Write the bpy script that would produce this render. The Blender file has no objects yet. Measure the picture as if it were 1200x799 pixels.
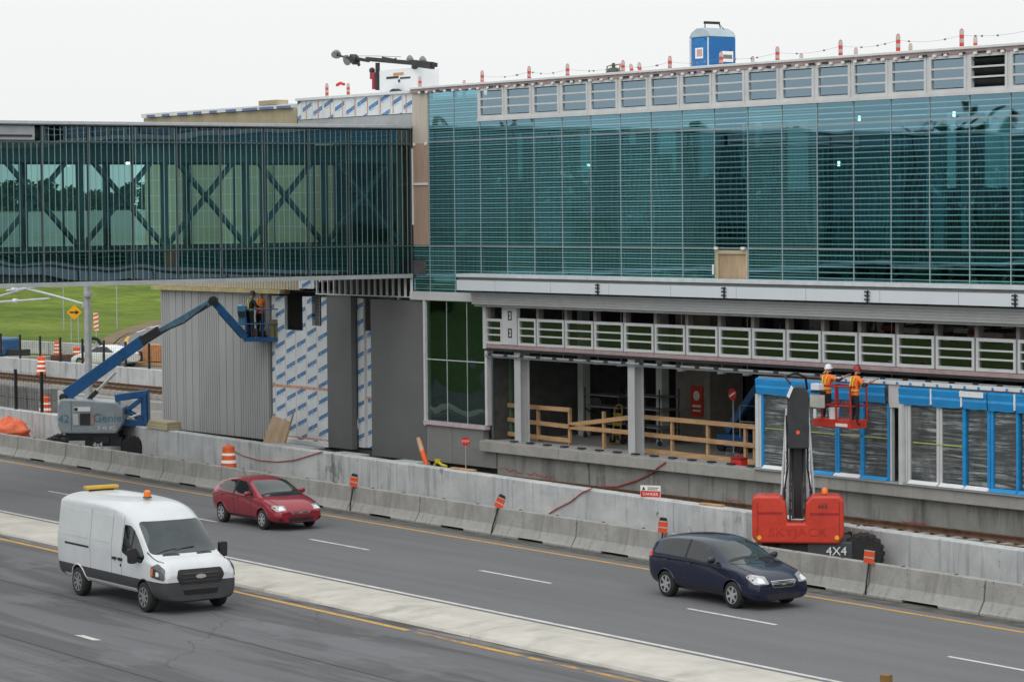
import bpy, bmesh, math, random
from math import sin, cos, pi, radians as R, atan2, sqrt, tan
from mathutils import Vector as V, Matrix as M, noise as mnoise
from mathutils.bvhtree import BVHTree
random.seed(7)
SC = bpy.context.scene
COL = SC.collection
# ------------------------------------------------------------------ camera (solved from the vanishing points and the cars' sizes)
FPX, CX, CY, CAMH = 3346.0, 600.0, 399.5, 9.0
_a, _p, _r = R(35.5), R(2.58), R(0.52)
FW = V((-cos(_a)*cos(_p), sin(_a)*cos(_p), -sin(_p)))
_R0 = V((sin(_a), cos(_a), 0)); _U0 = _R0.cross(FW)
RT = _R0*cos(_r) - _U0*sin(_r); UP = _R0*sin(_r) + _U0*cos(_r)
EYE = V((0, 0, CAMH))
def ray(x, y): return FW + RT*((x-CX)/FPX) - UP*((y-CY)/FPX)
def atY(x, y, Y): d = ray(x, y); return EYE + d*(Y/d.y)
def atX(x, y, X): d = ray(x, y); return EYE + d*(X/d.x)
def atZ(x, y, z=0.0): d = ray(x, y); return EYE + d*((z-CAMH)/d.z)
def atP(x, y, B, ang):
    """point of the photo on the vertical plane through B with heading ang -> (distance along heading, z)"""
    n = V((-sin(ang), cos(ang), 0)); d = ray(x, y)
    t = (B-EYE).dot(n)/d.dot(n); P = EYE + d*t
    return (P-B).dot(V((cos(ang), sin(ang), 0))), P.z
cam = bpy.data.cameras.new('camera'); co = bpy.data.objects.new('camera', cam); COL.objects.link(co)
cam.sensor_width = 36; cam.lens = FPX/1200*36; cam.clip_start = 1; cam.clip_end = 4000
mm = M.Identity(4)
for i in range(3):
    mm[i][0] = RT[i]; mm[i][1] = UP[i]; mm[i][2] = -FW[i]; mm[i][3] = EYE[i]
co.matrix_world = mm
SC.camera = co
# ------------------------------------------------------------------ materials
MATS = {}
def nd(nt, t, **k):
    n = nt.nodes.new(t)
    for a, b in k.items(): setattr(n, a, b)
    return n
def math_n(nt, op, a, b=None, c=None):
    n = nd(nt, 'ShaderNodeMath', operation=op)
    for i, v in enumerate((a, b, c)):
        if v is None: continue
        if isinstance(v, (int, float)): n.inputs[i].default_value = v
        else: nt.links.new(v, n.inputs[i])
    return n.outputs[0]
def mixc(nt, fac, a, b, blend='MIX'):
    n = nd(nt, 'ShaderNodeMix', data_type='RGBA', blend_type=blend)
    for idx, v in ((0, fac), (6, a), (7, b)):
        if isinstance(v, (int, float)): n.inputs[idx].default_value = v
        elif isinstance(v, (tuple, list)): n.inputs[idx].default_value = (v[0], v[1], v[2], 1)
        else: nt.links.new(v, n.inputs[idx])
    return n.outputs[2]
def newmat(name):
    m = bpy.data.materials.new(name); m.use_nodes = True
    m.node_tree.nodes.clear()
    out = nd(m.node_tree, 'ShaderNodeOutputMaterial')
    return m, m.node_tree, out
def coords(nt, stretch, kind='Object'):
    tc = nd(nt, 'ShaderNodeTexCoord'); mp = nd(nt, 'ShaderNodeMapping')
    mp.inputs['Scale'].default_value = stretch
    nt.links.new(tc.outputs[kind], mp.inputs['Vector'])
    return mp.outputs[0]
def noise(nt, stretch, detail=5, rough=.6, lo=.3, hi=.7, dist=0):
    n = nd(nt, 'ShaderNodeTexNoise'); n.inputs['Scale'].default_value = 1; n.inputs['Detail'].default_value = detail
    n.inputs['Roughness'].default_value = rough; n.inputs['Distortion'].default_value = dist
    nt.links.new(coords(nt, stretch), n.inputs['Vector'])
    mr = nd(nt, 'ShaderNodeMapRange'); mr.inputs[1].default_value = lo; mr.inputs[2].default_value = hi
    nt.links.new(n.outputs[0], mr.inputs[0])
    return mr.outputs[0]
def pbsdf(nt, out, rough, metal, coat, spec):
    b = nd(nt, 'ShaderNodeBsdfPrincipled')
    b.inputs['Roughness'].default_value = rough; b.inputs['Metallic'].default_value = metal
    b.inputs['Coat Weight'].default_value = coat; b.inputs['Coat Roughness'].default_value = .04
    b.inputs['Specular IOR Level'].default_value = spec
    nt.links.new(b.outputs[0], out.inputs[0])
    return b
def pm(name, col, rough=.6, metal=0, var=.12, scale=3, stretch=(1, 1, 1), bump=0, bscale=40, coat=0, spec=.4, layers=()):
    """Principled material with noise variation; layers = [(stretch, lo, hi, colour)] extra stains and tones."""
    if name in MATS: return MATS[name]
    m, nt, out = newmat(name)
    b = pbsdf(nt, out, rough, metal, coat, spec)
    f = noise(nt, tuple(scale*s for s in stretch))
    c = mixc(nt, f, tuple(v*(1-var) for v in col), tuple(min(1, v*(1+var)) for v in col))
    for (st, lo, hi, cc) in layers:
        c = mixc(nt, noise(nt, st, lo=lo, hi=hi), c, cc)
    nt.links.new(c, b.inputs['Base Color'])
    if bump:
        n = nd(nt, 'ShaderNodeTexNoise'); n.inputs['Scale'].default_value = bscale; n.inputs['Detail'].default_value = 4
        nt.links.new(coords(nt, (1, 1, 1)), n.inputs['Vector'])
        bp = nd(nt, 'ShaderNodeBump'); bp.inputs['Strength'].default_value = bump; bp.inputs['Distance'].default_value = .02
        nt.links.new(n.outputs[0], bp.inputs['Height']); nt.links.new(bp.outputs[0], b.inputs['Normal'])
    MATS[name] = m
    return m
def axis(nt, ax):
    tc = nd(nt, 'ShaderNodeTexCoord'); s = nd(nt, 'ShaderNodeSeparateXYZ')
    nt.links.new(tc.outputs['Object'], s.inputs[0])
    return s.outputs['XYZ'.index(ax)]
def stripe(nt, src, period, width, off=0.0):
    x = math_n(nt, 'ADD', src, 1000*period+off)
    return math_n(nt, 'LESS_THAN', math_n(nt, 'FRACT', math_n(nt, 'DIVIDE', x, period)), width/period)
def glass(name, tint, refl, r0=.15, lines=(), wav=.02, fritmix=.9):
    """tinted see-through glazing with printed ceramic lines and painted-in reflections of them: lines = [(axis, period, width, offset, colour)]"""
    m, nt, out = newmat(name)
    tr = nd(nt, 'ShaderNodeBsdfTransparent')
    oi = nd(nt, 'ShaderNodeObjectInfo'); mr_ = nd(nt, 'ShaderNodeMapRange'); mr_.inputs[3].default_value = .72; mr_.inputs[4].default_value = 1.12     # each pane from its own batch
    nt.links.new(oi.outputs['Random'], mr_.inputs[0]); rnd_ = mr_.outputs[0]
    def batch(c_):
        cc_ = nd(nt, 'ShaderNodeCombineColor')
        for i_ in range(3): nt.links.new(math_n(nt, 'MULTIPLY', rnd_, c_[i_]), cc_.inputs[i_])
        return cc_.outputs[0]
    nt.links.new(batch(tint), tr.inputs[0])
    gl = nd(nt, 'ShaderNodeBsdfGlossy'); gl.inputs['Color'].default_value = (*refl, 1); gl.inputs['Roughness'].default_value = .015
    lw = nd(nt, 'ShaderNodeLayerWeight'); lw.inputs[0].default_value = .5
    fr = math_n(nt, 'ADD', math_n(nt, 'MULTIPLY', math_n(nt, 'POWER', lw.outputs[1], 5), 1-r0), r0)      # Schlick reflectance
    n = nd(nt, 'ShaderNodeTexNoise'); n.inputs['Scale'].default_value = .55; n.inputs['Detail'].default_value = 1
    nt.links.new(coords(nt, (1, 1, 1)), n.inputs['Vector'])
    bp = nd(nt, 'ShaderNodeBump'); bp.inputs['Strength'].default_value = wav; bp.inputs['Distance'].default_value = .3
    nt.links.new(n.outputs[0], bp.inputs['Height']); nt.links.new(bp.outputs[0], gl.inputs['Normal'])
    cur = tr.outputs[0]
    for (ax, per, wd, off, cc) in lines:
        df = nd(nt, 'ShaderNodeBsdfDiffuse'); nt.links.new(batch(cc), df.inputs[0])
        s = math_n(nt, 'MULTIPLY', stripe(nt, axis(nt, ax), per, wd, off), fritmix)
        mx = nd(nt, 'ShaderNodeMixShader'); nt.links.new(s, mx.inputs[0]); nt.links.new(cur, mx.inputs[1]); nt.links.new(df.outputs[0], mx.inputs[2])
        cur = mx.outputs[0]
    mx = nd(nt, 'ShaderNodeMixShader'); nt.links.new(fr, mx.inputs[0]); nt.links.new(cur, mx.inputs[1]); nt.links.new(gl.outputs[0], mx.inputs[2])
    nt.links.new(mx.outputs[0], out.inputs[0])
    MATS[name] = m
    return m
# ------------------------------------------------------------------ mesh builder
class MB:
    def __init__(s): s.v = []; s.f = []; s.m = []
    def add(s, vs, fs, mat=0):
        o = len(s.v); s.v += [tuple(p) for p in vs]
        for f in fs: s.f.append([i+o for i in f]); s.m.append(mat)
        return s
    def box(s, x0, x1, y0, y1, z0, z1, mat=0):
        x0, x1 = min(x0, x1), max(x0, x1); y0, y1 = min(y0, y1), max(y0, y1); z0, z1 = min(z0, z1), max(z0, z1)
        return s.add([(x0,y0,z0),(x1,y0,z0),(x1,y1,z0),(x0,y1,z0),(x0,y0,z1),(x1,y0,z1),(x1,y1,z1),(x0,y1,z1)],
                     [(3,2,1,0),(4,5,6,7),(0,1,5,4),(1,2,6,5),(2,3,7,6),(3,0,4,7)], mat)
    def beam(s, p0, p1, w, h, mat=0, up=(0,0,1), w1=None, h1=None):
        p0, p1 = V(p0), V(p1); d = (p1-p0).normalized(); up = V(up)
        if abs(d.dot(up)) > .98: up = V((0,1,0)) if abs(d.y) < .9 else V((1,0,0))
        a = d.cross(up).normalized(); b = a.cross(d)
        vs = []
        for p, ww, hh in ((p0, w, h), (p1, w1 or w, h1 or h)):
            for i, j in ((-1,-1),(1,-1),(1,1),(-1,1)): vs.append(p + a*(i*ww/2) + b*(j*hh/2))
        return s.add(vs, [(3,2,1,0),(4,5,6,7),(0,1,5,4),(1,2,6,5),(2,3,7,6),(3,0,4,7)], mat)
    def cyl(s, p0, p1, r0, r1=None, n=12, mat=0):
        p0, p1 = V(p0), V(p1); r1 = r0 if r1 is None else r1
        d = (p1-p0).normalized(); a = d.orthogonal().normalized(); b = d.cross(a)
        vs = []
        for p, r in ((p0, r0), (p1, r1)):
            for i in range(n): t = 2*pi*i/n; vs.append(p + a*(cos(t)*r) + b*(sin(t)*r))
        fs = [(i, (i+1) % n, n+(i+1) % n, n+i) for i in range(n)] + [tuple(range(n-1, -1, -1)), tuple(range(n, 2*n))]
        return s.add(vs, fs, mat)
    def tube(s, pts, r, n=7, mat=0):
        pts = [V(p) for p in pts]; vs = []; a = None
        for i, p in enumerate(pts):
            d = (pts[min(i+1, len(pts)-1)]-pts[max(i-1, 0)]).normalized()
            a = d.orthogonal().normalized() if a is None else (a-d*a.dot(d)).normalized()
            b = d.cross(a)
            for k in range(n): t = 2*pi*k/n; vs.append(p + a*(cos(t)*r) + b*(sin(t)*r))
        fs = []
        for i in range(len(pts)-1):
            for k in range(n): fs.append((i*n+k, i*n+(k+1) % n, (i+1)*n+(k+1) % n, (i+1)*n+k))
        fs += [tuple(range(n-1, -1, -1)), tuple(range((len(pts)-1)*n, len(pts)*n))]
        return s.add(vs, fs, mat)
    def lathe(s, prof, n=20, mat=0, o=(0,0,0), d=(0,0,1), mats=None):
        """prof = [(r, h)] about axis d through o"""
        o, d = V(o), V(d).normalized(); a = d.orthogonal().normalized(); b = d.cross(a)
        base = len(s.v)
        for r, h in prof:
            for k in range(n): t = 2*pi*k/n; s.v.append(tuple(o + d*h + a*(cos(t)*r) + b*(sin(t)*r)))
        for i in range(len(prof)-1):
            for k in range(n):
                s.f.append([base+i*n+k, base+i*n+(k+1) % n, base+(i+1)*n+(k+1) % n, base+(i+1)*n+k]); s.m.append(mats[i] if mats else mat)
        s.f.append([base+k for k in range(n-1, -1, -1)]); s.m.append(mats[0] if mats else mat)
        s.f.append([base+(len(prof)-1)*n+k for k in range(n)]); s.m.append(mats[-1] if mats else mat)
        return s
    def prism(s, poly, fn, d0, d1, mat=0):
        """poly of 2D points, fn(u, v, d) -> 3D, extruded from d0 to d1"""
        n = len(poly)
        vs = [fn(u, v, d0) for u, v in poly] + [fn(u, v, d1) for u, v in poly]
        return s.add(vs, [tuple(range(n-1, -1, -1)), tuple(range(n, 2*n))] + [(i, (i+1) % n, n+(i+1) % n, n+i) for i in range(n)], mat)
    def ball(s, c, r, n=12, k=8, mat=0, sq=None):
        c = V(c); r = V(r) if not isinstance(r, (int, float)) else V((r, r, r)); base = len(s.v)
        for i in range(k+1):
            th = pi*i/k
            for j in range(n):
                ph = 2*pi*j/n; q = V((sin(th)*cos(ph), sin(th)*sin(ph), cos(th)))
                if sq: q = V([math.copysign(abs(x)**sq, x) for x in q])
                s.v.append((c.x+r.x*q.x, c.y+r.y*q.y, c.z+r.z*q.z))
        for i in range(k):
            for j in range(n):
                s.f.append([base+i*n+j, base+(i+1)*n+j, base+(i+1)*n+(j+1) % n, base+i*n+(j+1) % n]); s.m.append(mat)
        return s
    def build(s, name, mats, parent=None, smooth=None, bevel=0, world=None, segs=2):
        me = bpy.data.meshes.new(name); me.from_pydata(s.v, [], s.f)
        mats = mats if isinstance(mats, (list, tuple)) else [mats]
        for m in mats: me.materials.append(m)
        me.polygons.foreach_set('material_index', s.m)
        bm = bmesh.new(); bm.from_mesh(me)
        bmesh.ops.remove_doubles(bm, verts=bm.verts, dist=1e-5)
        bmesh.ops.recalc_face_normals(bm, faces=bm.faces); bm.to_mesh(me); bm.free()
        return link(name, me, parent, smooth, bevel, world, segs)
def link(name, me, parent=None, smooth=None, bevel=0, world=None, segs=2):
    if smooth is not None:
        me.polygons.foreach_set('use_smooth', [True]*len(me.polygons)); me.set_sharp_from_angle(angle=R(smooth))
    o = bpy.data.objects.new(name, me); COL.objects.link(o)
    if parent is not None:
        o.parent = parent
        if world or (world is None and parent.get('_world')):
            o.matrix_parent_inverse = WM[parent.name].inverted()
    if bevel:
        b = o.modifiers.new('bevel', 'BEVEL'); b.width = bevel; b.segments = segs; b.limit_method = 'ANGLE'
        b.harden_normals = False
    return o
WM = {}
def tag(o, label=None, cat=None, group=None, kind=None):
    if label: o['label'] = label
    if cat: o['category'] = cat
    if group: o['group'] = group
    if kind: o['kind'] = kind
    return o
def thing(name, label, cat, loc=(0, 0, 0), rz=0, group=None, world=False):
    """an Empty at the thing's base; world=True: its parts are given in world coordinates"""
    o = bpy.data.objects.new(name, None); COL.objects.link(o); o.empty_display_size = .3
    o.location = loc; o.rotation_euler = (0, 0, rz)
    tag(o, label, cat, group)
    WM[o.name] = M.Translation(V(loc)) @ M.Rotation(rz, 4, 'Z')
    if world: o['_world'] = 1
    return o
def copy_thing(root, loc, rz, label):
    r = root.copy(); COL.objects.link(r); r.location = loc; r.rotation_euler = (0, 0, rz); r['label'] = label
    for ch in [o for o in COL.objects if o.parent == root]:
        c = ch.copy(); COL.objects.link(c); c.parent = r
        for g in [o for o in COL.objects if o.parent == ch]:
            k = g.copy(); COL.objects.link(k); k.parent = c
    return r
def eval_mesh(o):
    dg = bpy.context.evaluated_depsgraph_get(); return bpy.data.meshes.new_from_object(o.evaluated_get(dg))
def text_part(name, body, size, mat, parent, mtx, ext=.004, sx=1.0):
    cu = bpy.data.curves.new(name, 'FONT'); cu.body = body; cu.size = size; cu.extrude = ext; cu.align_x = 'CENTER'; cu.align_y = 'CENTER'
    cu.space_character = 1.0
    o = bpy.data.objects.new(name+'_tmp', cu); COL.objects.link(o); bpy.context.view_layer.update()
    me = eval_mesh(o); bpy.data.objects.remove(o)
    me.transform(mtx @ M.Diagonal((sx, 1, 1, 1))); me.materials.clear(); me.materials.append(mat)
    return link(name, me, parent)
def facing(loc, normal, up=(0, 0, 1)):
    """matrix that puts XY-plane lettering at loc, readable from the side the normal points to"""
    n = V(normal).normalized(); u = V(up); x = u.cross(n).normalized(); y = n.cross(x)
    m = M.Identity(4)
    for i in range(3): m[i][0] = x[i]; m[i][1] = y[i]; m[i][2] = n[i]; m[i][3] = loc[i]
    return m
# ------------------------------------------------------------------ palette
asph_far = None
c_white = pm('white_paint', (.74, .76, .78), .45, var=.04)
c_frame = pm('window_frame_metal', (.63, .645, .655), .5, .15, var=.08, scale=2)
c_alu = pm('aluminium', (.5, .52, .54), .4, .5, var=.1)
c_dark = pm('dark_metal', (.03, .032, .035), .5, .2, var=.3)
c_black = pm('black_plastic', (.018, .018, .02), .55, var=.3)
c_rubber = pm('tyre_rubber', (.022, .022, .023), .85, var=.35, scale=9)
c_conc_w = pm('pale_wall_concrete', (.46, .475, .48), .85, var=.12, scale=1.5, bump=.3, bscale=14,
              layers=[((3.5, 3.5, .30), .52, .72, (.25, .26, .265)), ((.5, .5, .9), .52, .74, (.60, .61, .61)), ((6, 6, .4), .58, .72, (.58, .59, .59)), ((1.1, 1.1, .5), .64, .71, (.16, .165, .17)), ((2.4, 2.4, 1.2), .69, .73, (.07, .07, .075))])
c_conc_b = pm('barrier_concrete', (.30, .298, .285), .88, var=.15, scale=2.2, bump=.4, bscale=18,
              layers=[((4, 4, .5), .53, .76, (.185, .18, .17)), ((1.2, 1.2, 3), .57, .76, (.37, .365, .345)), ((.6, .6, .35), .55, .7, (.23, .225, .21)), ((7, 7, 5), .66, .72, (.13, .125, .12))])
c_conc_p = pm('platform_concrete', (.27, .27, .258), .88, var=.15, scale=1.4, bump=.4, bscale=12,
              layers=[((2.2, 2.2, .28), .50, .68, (.14, .14, .132)), ((5, 5, .3), .6, .72, (.09, .09, .085)), ((.7, .7, 2), .6, .75, (.34, .34, .33))])
c_slab = pm('ledge_concrete', (.34, .335, .315), .88, var=.12, scale=1.8, bump=.3, bscale=12, layers=[((3, 3, .5), .58, .78, (.2, .195, .18))])
c_orange = pm('orange_plastic', (.75, .115, .025), .5, var=.12)
c_reflw = pm('reflective_white', (.78, .78, .76), .45, var=.08)
c_red = pm('red_plastic', (.55, .03, .02), .45, var=.12)
c_timber = pm('timber', (.47, .29, .15), .75, var=.25, scale=4, stretch=(.4, 3, 3), bump=.2)
c_ply = pm('plywood', (.40, .29, .19), .8, var=.22, scale=3, stretch=(1, 1, .35))
c_tan = pm('sheathing_board', (.43, .375, .25), .85, var=.15, scale=2)
c_blue = pm('blue_machine_paint', (.008, .088, .25), .4, var=.22, scale=3, coat=.3)
c_gm = pm('grey_machine_paint', (.27, .31, .335), .45, var=.12, scale=3, coat=.2)
c_redm = pm('red_machine_paint', (.53, .042, .022), .45, var=.15, scale=3, coat=.2)
c_redd = pm('dark_red_steel', (.30, .02, .018), .5, var=.25, scale=6)
c_steelg = pm('galvanised_steel', (.42, .44, .46), .45, .4, var=.15, scale=4)
c_rust = pm('rusty_rail_steel', (.11, .06, .035), .8, .1, var=.4, scale=5)
c_lamp = pm('clear_lamp', (.72, .74, .74), .15, var=.1, coat=.6)
c_chrome = pm('chrome', (.62, .63, .64), .18, .9, var=.05)
c_amber = pm('amber_lens', (.85, .20, .02), .3, var=.1, coat=.4)
# ================================================================== setting
RM = -0.036
def rd(X, t): return V((X - RM*t*0, 44.42 + RM*(X+60) + t, 0))     # a point of the road, t metres beyond the yellow line
def strip(name, t0, t1, x0, x1, z, mat, step=6.0):
    mb = MB(); n = max(1, int((x1-x0)/step))
    vs = []
    for i in range(n+1):
        X = x0 + (x1-x0)*i/n
        a, b = rd(X, t0), rd(X, t1); vs += [(a.x, a.y, z), (b.x, b.y, z)]
    mb.add(vs, [(2*i, 2*i+2, 2*i+3, 2*i+1) for i in range(n)])
    return tag(mb.build(name, mat), kind='structure')
# ---- ground
m, nt, out = newmat('meadow'); b = pbsdf(nt, out, .95, 0, 0, .1)
c = mixc(nt, noise(nt, (.03, .05, 1), detail=8, rough=.7), (.085, .13, .012), (.20, .265, .032))
c = mixc(nt, noise(nt, (.35, .5, 1), detail=8, rough=.75, lo=.4, hi=.75), c, (.035, .075, .012))
c = mixc(nt, noise(nt, (.008, .03, 1), detail=4, lo=.5, hi=.72), c, (.19, .235, .045))
c = mixc(nt, noise(nt, (.05, .05, 1), detail=6, lo=.62, hi=.76), c, (.15, .12, .06))
c = mixc(nt, noise(nt, (.045, .012, 1), detail=5, lo=.48, hi=.62), c, (.055, .105, .016))
c = mixc(nt, noise(nt, (.9, .9, 1), detail=6, rough=.8, lo=.5, hi=.8), c, (.03, .06, .012))
fa = math_n(nt, 'MULTIPLY', math_n(nt, 'LESS_THAN', axis(nt, 'X'), -302), math_n(nt, 'GREATER_THAN', axis(nt, 'Y'), 60))
c = mixc(nt, math_n(nt, 'MULTIPLY', fa, noise(nt, (.004, .02, 1), lo=.25, hi=.45)), c, (.24, .25, .22))      # gravel lots on the rise
rg = math_n(nt, 'LESS_THAN', axis(nt, 'Y'), 50)
c = mixc(nt, math_n(nt, 'MULTIPLY', rg, .85), c, mixc(nt, noise(nt, (.2, .2, 1)), (.035, .065, .02), (.075, .12, .035)))      # near-side grass, out of view, darkened to dim its reflection in the panes
nt.links.new(c, b.inputs['Base Color']); c_grass = m
def hgt(x, y):
    """gentle swell of the field beyond the ramp"""
    if y < 80: return -.06
    d = min(1, max(0, (sqrt(x*x+y*y)-225)/235.0)); return -.06 + 9.9*d*d*(3-2*d) + .5*d*sin(x*.03)*cos(y*.023)
mb = MB(); NX = 60
xs = [-3000, -1500, -900, -600] + [-480+8*i for i in range(58)] + [60, 400, 1200]
ys = [-1500, -600, -200, -60, 0, 60, 79] + [84+8*i for i in range(40)] + [480, 700, 1200, 3000]
vs = [(x, y, hgt(x, y)) for x in xs for y in ys]; ny = len(ys)
mb.add(vs, [(i*ny+j, (i+1)*ny+j, (i+1)*ny+j+1, i*ny+j+1) for i in range(len(xs)-1) for j in range(ny-1)])
tag(mb.build('ground', c_grass, smooth=60), kind='structure')
# ---- asphalt
def asphalt(name, base, marks):
    m, nt, out = newmat(name); b = pbsdf(nt, out, .82, 0, 0, .35)
    c = mixc(nt, noise(nt, (.12, .9, 1), detail=6), tuple(v*.86 for v in base), tuple(v*1.14 for v in base))
    c = mixc(nt, math_n(nt, 'MULTIPLY', noise(nt, (.025, 1.6, 1), detail=3, lo=.45, hi=.75), .5), c, tuple(v*.62 for v in base))
    g = noise(nt, (17, 17, 17), detail=4, rough=.8, lo=.35, hi=.7)
    c = mixc(nt, math_n(nt, 'MULTIPLY', g, .45), c, tuple(v*1.55 for v in base))
    g2 = noise(nt, (5, 7, 5), detail=5, rough=.75, lo=.3, hi=.7)
    c = mixc(nt, math_n(nt, 'MULTIPLY', g2, .3), c, tuple(v*.72 for v in base))
    if marks:
        # black tyre smears, worn patches and hairline cracks
        s = noise(nt, (.07, .75, 1), detail=7, rough=.7, lo=.47, hi=.57, dist=.8)
        c = mixc(nt, math_n(nt, 'MULTIPLY', s, .55), c, tuple(v*.42 for v in base))
        s = noise(nt, (.035, 1.3, 1), detail=5, rough=.6, lo=.55, hi=.63, dist=.3)
        c = mixc(nt, math_n(nt, 'MULTIPLY', s, .55), c, tuple(v*.5 for v in base))
        p = noise(nt, (.16, .33, 1), detail=4, lo=.56, hi=.59)
        c = mixc(nt, math_n(nt, 'MULTIPLY', p, .4), c, tuple(v*1.35 for v in base))
        vo = nd(nt, 'ShaderNodeTexVoronoi', feature='DISTANCE_TO_EDGE'); vo.inputs['Scale'].default_value = 1
        mp = coords(nt, (.11, .3, 1)); na = nd(nt, 'ShaderNodeTexNoise'); na.inputs['Scale'].default_value = 3; na.inputs['Detail'].default_value = 6
        nt.links.new(mp, na.inputs[0]); ad = nd(nt, 'ShaderNodeMix', data_type='VECTOR'); ad.inputs[0].default_value = .16
        nt.links.new(mp, ad.inputs[4]); nt.links.new(na.outputs[1], ad.inputs[5]); nt.links.new(ad.outputs[1], vo.inputs['Vector'])
        ck = math_n(nt, 'LESS_THAN', vo.outputs[0], .0035)
        c = mixc(nt, math_n(nt, 'MULTIPLY', ck, .4), c, tuple(v*.3 for v in base))
    nt.links.new(c, b.inputs['Base Color'])
    n = nd(nt, 'ShaderNodeTexNoise'); n.inputs['Scale'].default_value = 60
    nt.links.new(coords(nt, (1, 1, 1)), n.inputs['Vector']); bp = nd(nt, 'ShaderNodeBump'); bp.inputs['Strength'].default_value = .35; bp.inputs['Distance'].default_value = .01
    nt.links.new(n.outputs[0], bp.inputs['Height']); nt.links.new(bp.outputs[0], b.inputs['Normal'])
    return m
a_far = asphalt('asphalt_far', (.130, .132, .140), False)
a_near = asphalt('asphalt_near', (.116, .118, .126), True)
a_dark = asphalt('asphalt_gutter', (.06, .06, .06), True)
strip('road_far_lanes', -9.85, 6.4, -520, 60, 0, a_far)
strip('road_near_lanes', -26, -9.851, -520, 60, .0, a_near)
m_yel = pm('yellow_road_paint', (.50, .285, .065), .75, var=.2, scale=2, layers=[((3, 8, 1), .58, .68, (.13, .12, .11))])
m_wht = pm('white_road_paint', (.52, .52, .5), .75, var=.18, scale=2, layers=[((3, 8, 1), .6, .7, (.16, .16, .16))])
m_yel2 = pm('worn_yellow_road_paint', (.52, .27, .05), .75, var=.25, scale=2, layers=[((.28, .5, 1), .52, .6, (.10, .10, .10)), ((2, 9, 1), .52, .6, (.11, .11, .11))])
strip('barrier_foot_grit', .45, 1.02, -520, 60, .003, pm('road_grit', (.075, .072, .066), .95, var=.5, scale=2.5, layers=[((.8, 3, 1), .5, .7, (.13, .128, .12))]))
strip('yellow_edge_line', -.07, .07, -520, 60, .004, m_yel)
strip('white_edge_line', -7.34, -7.2, -520, 60, .004, m_wht)
strip('yellow_median_line', -10.42, -10.27, -520, -51.3, .004, m_yel)
strip('worn_yellow_edge_line', -10.42, -10.27, -51.0, 60, .004, m_yel2)
strip('gutter', -10.16, -9.84, -520, 60, .004, pm('gutter_patch', (.16, .16, .155), .9, var=.3, scale=1.5, layers=[((.35, 3, 1), .47, .58, (.055, .055, .055))]))
strip('lane_seam', -14.02, -13.98, -520, 60, .003, a_dark)
strip('lane_seam', -17.75, -17.70, -520, 60, .003, a_dark)
strip('gutter_joint', -7.66, -7.48, -520, 60, .004, a_dark)
mb = MB()
for X in [-46.92 + 8.7*k for k in range(-14, 9)]:
    X0, X1 = X-3.2, X; t0, t1 = -3.55, -3.43
    mb.add([(p.x, p.y, .005) for p in (rd(X0, t0), rd(X1, t0), rd(X1, t1), rd(X0, t1))], [(0, 1, 2, 3)])
tag(mb.build('lane_dashes', m_wht), kind='structure')
mb = MB()
p = atZ(103, 747)
mb.add([(p.x-.55, p.y-.05, .005), (p.x+.4, p.y-.09, .005), (p.x+.5, p.y+.07, .005), (p.x-.4, p.y+.1, .005)], [(0, 1, 2, 3)])
tag(mb.build('paint_patch', m_wht), kind='structure')
# ---- raised concrete median, cast in bays
c_med = pm('median_concrete', (.46, .445, .40), .88, var=.14, scale=1.2, bump=.3, bscale=14,
           layers=[((.9, .5, 1), .55, .75, (.27, .265, .24)), ((.22, 3.5, 1), .6, .75, (.52, .50, .46)), ((2.5, 2.5, 1), .7, .8, (.2, .2, .185))])
mb = MB(); prof = [(-7.66, .0), (-7.70, .06), (-8.1, .15), (-9.1, .15), (-9.8, .06), (-9.84, 0)]
X = -160.0
while X < 40:
    L = 9.2; n = 4
    for i in range(n):
        xa, xb = X + .012 + (L-.024)*i/n, X + .012 + (L-.024)*(i+1)/n
        vs = []
        for xx in (xa, xb):
            for t, z in prof: q = rd(xx, t); vs.append((q.x, q.y, z))
        k = len(prof); fs = [(j, k+j, k+j+1, j+1) for j in range(k-1)]
        if i == 0: fs.append(tuple(range(k)))
        if i == n-1: fs.append(tuple(range(2*k-1, k-1, -1)))
        mb.add(vs, fs)
    X += L
tag(mb.build('median_kerb', c_med, smooth=35), kind='structure')
# ---- strip of gravel and tarmac between barrier and wall, ballast behind the wall
c_ball = pm('ballast_stone', (.20, .195, .185), .95, var=.35, scale=9, bump=1, bscale=9, layers=[((.4, .6, 1), .5, .7, (.30, .29, .27))])
mb = MB()
def wallY(X): return 48.75 + (-.056)*(X+53.5)
vs = [(X, y, .12) for X in (-240, -160, -100, -50, 30) for y in (wallY(X)+.35, 71.6)]
mb.add(vs, [(2*i, 2*i+2, 2*i+3, 2*i+1) for i in range(4)])
tag(mb.build('ballast', c_ball), kind='structure')
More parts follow.
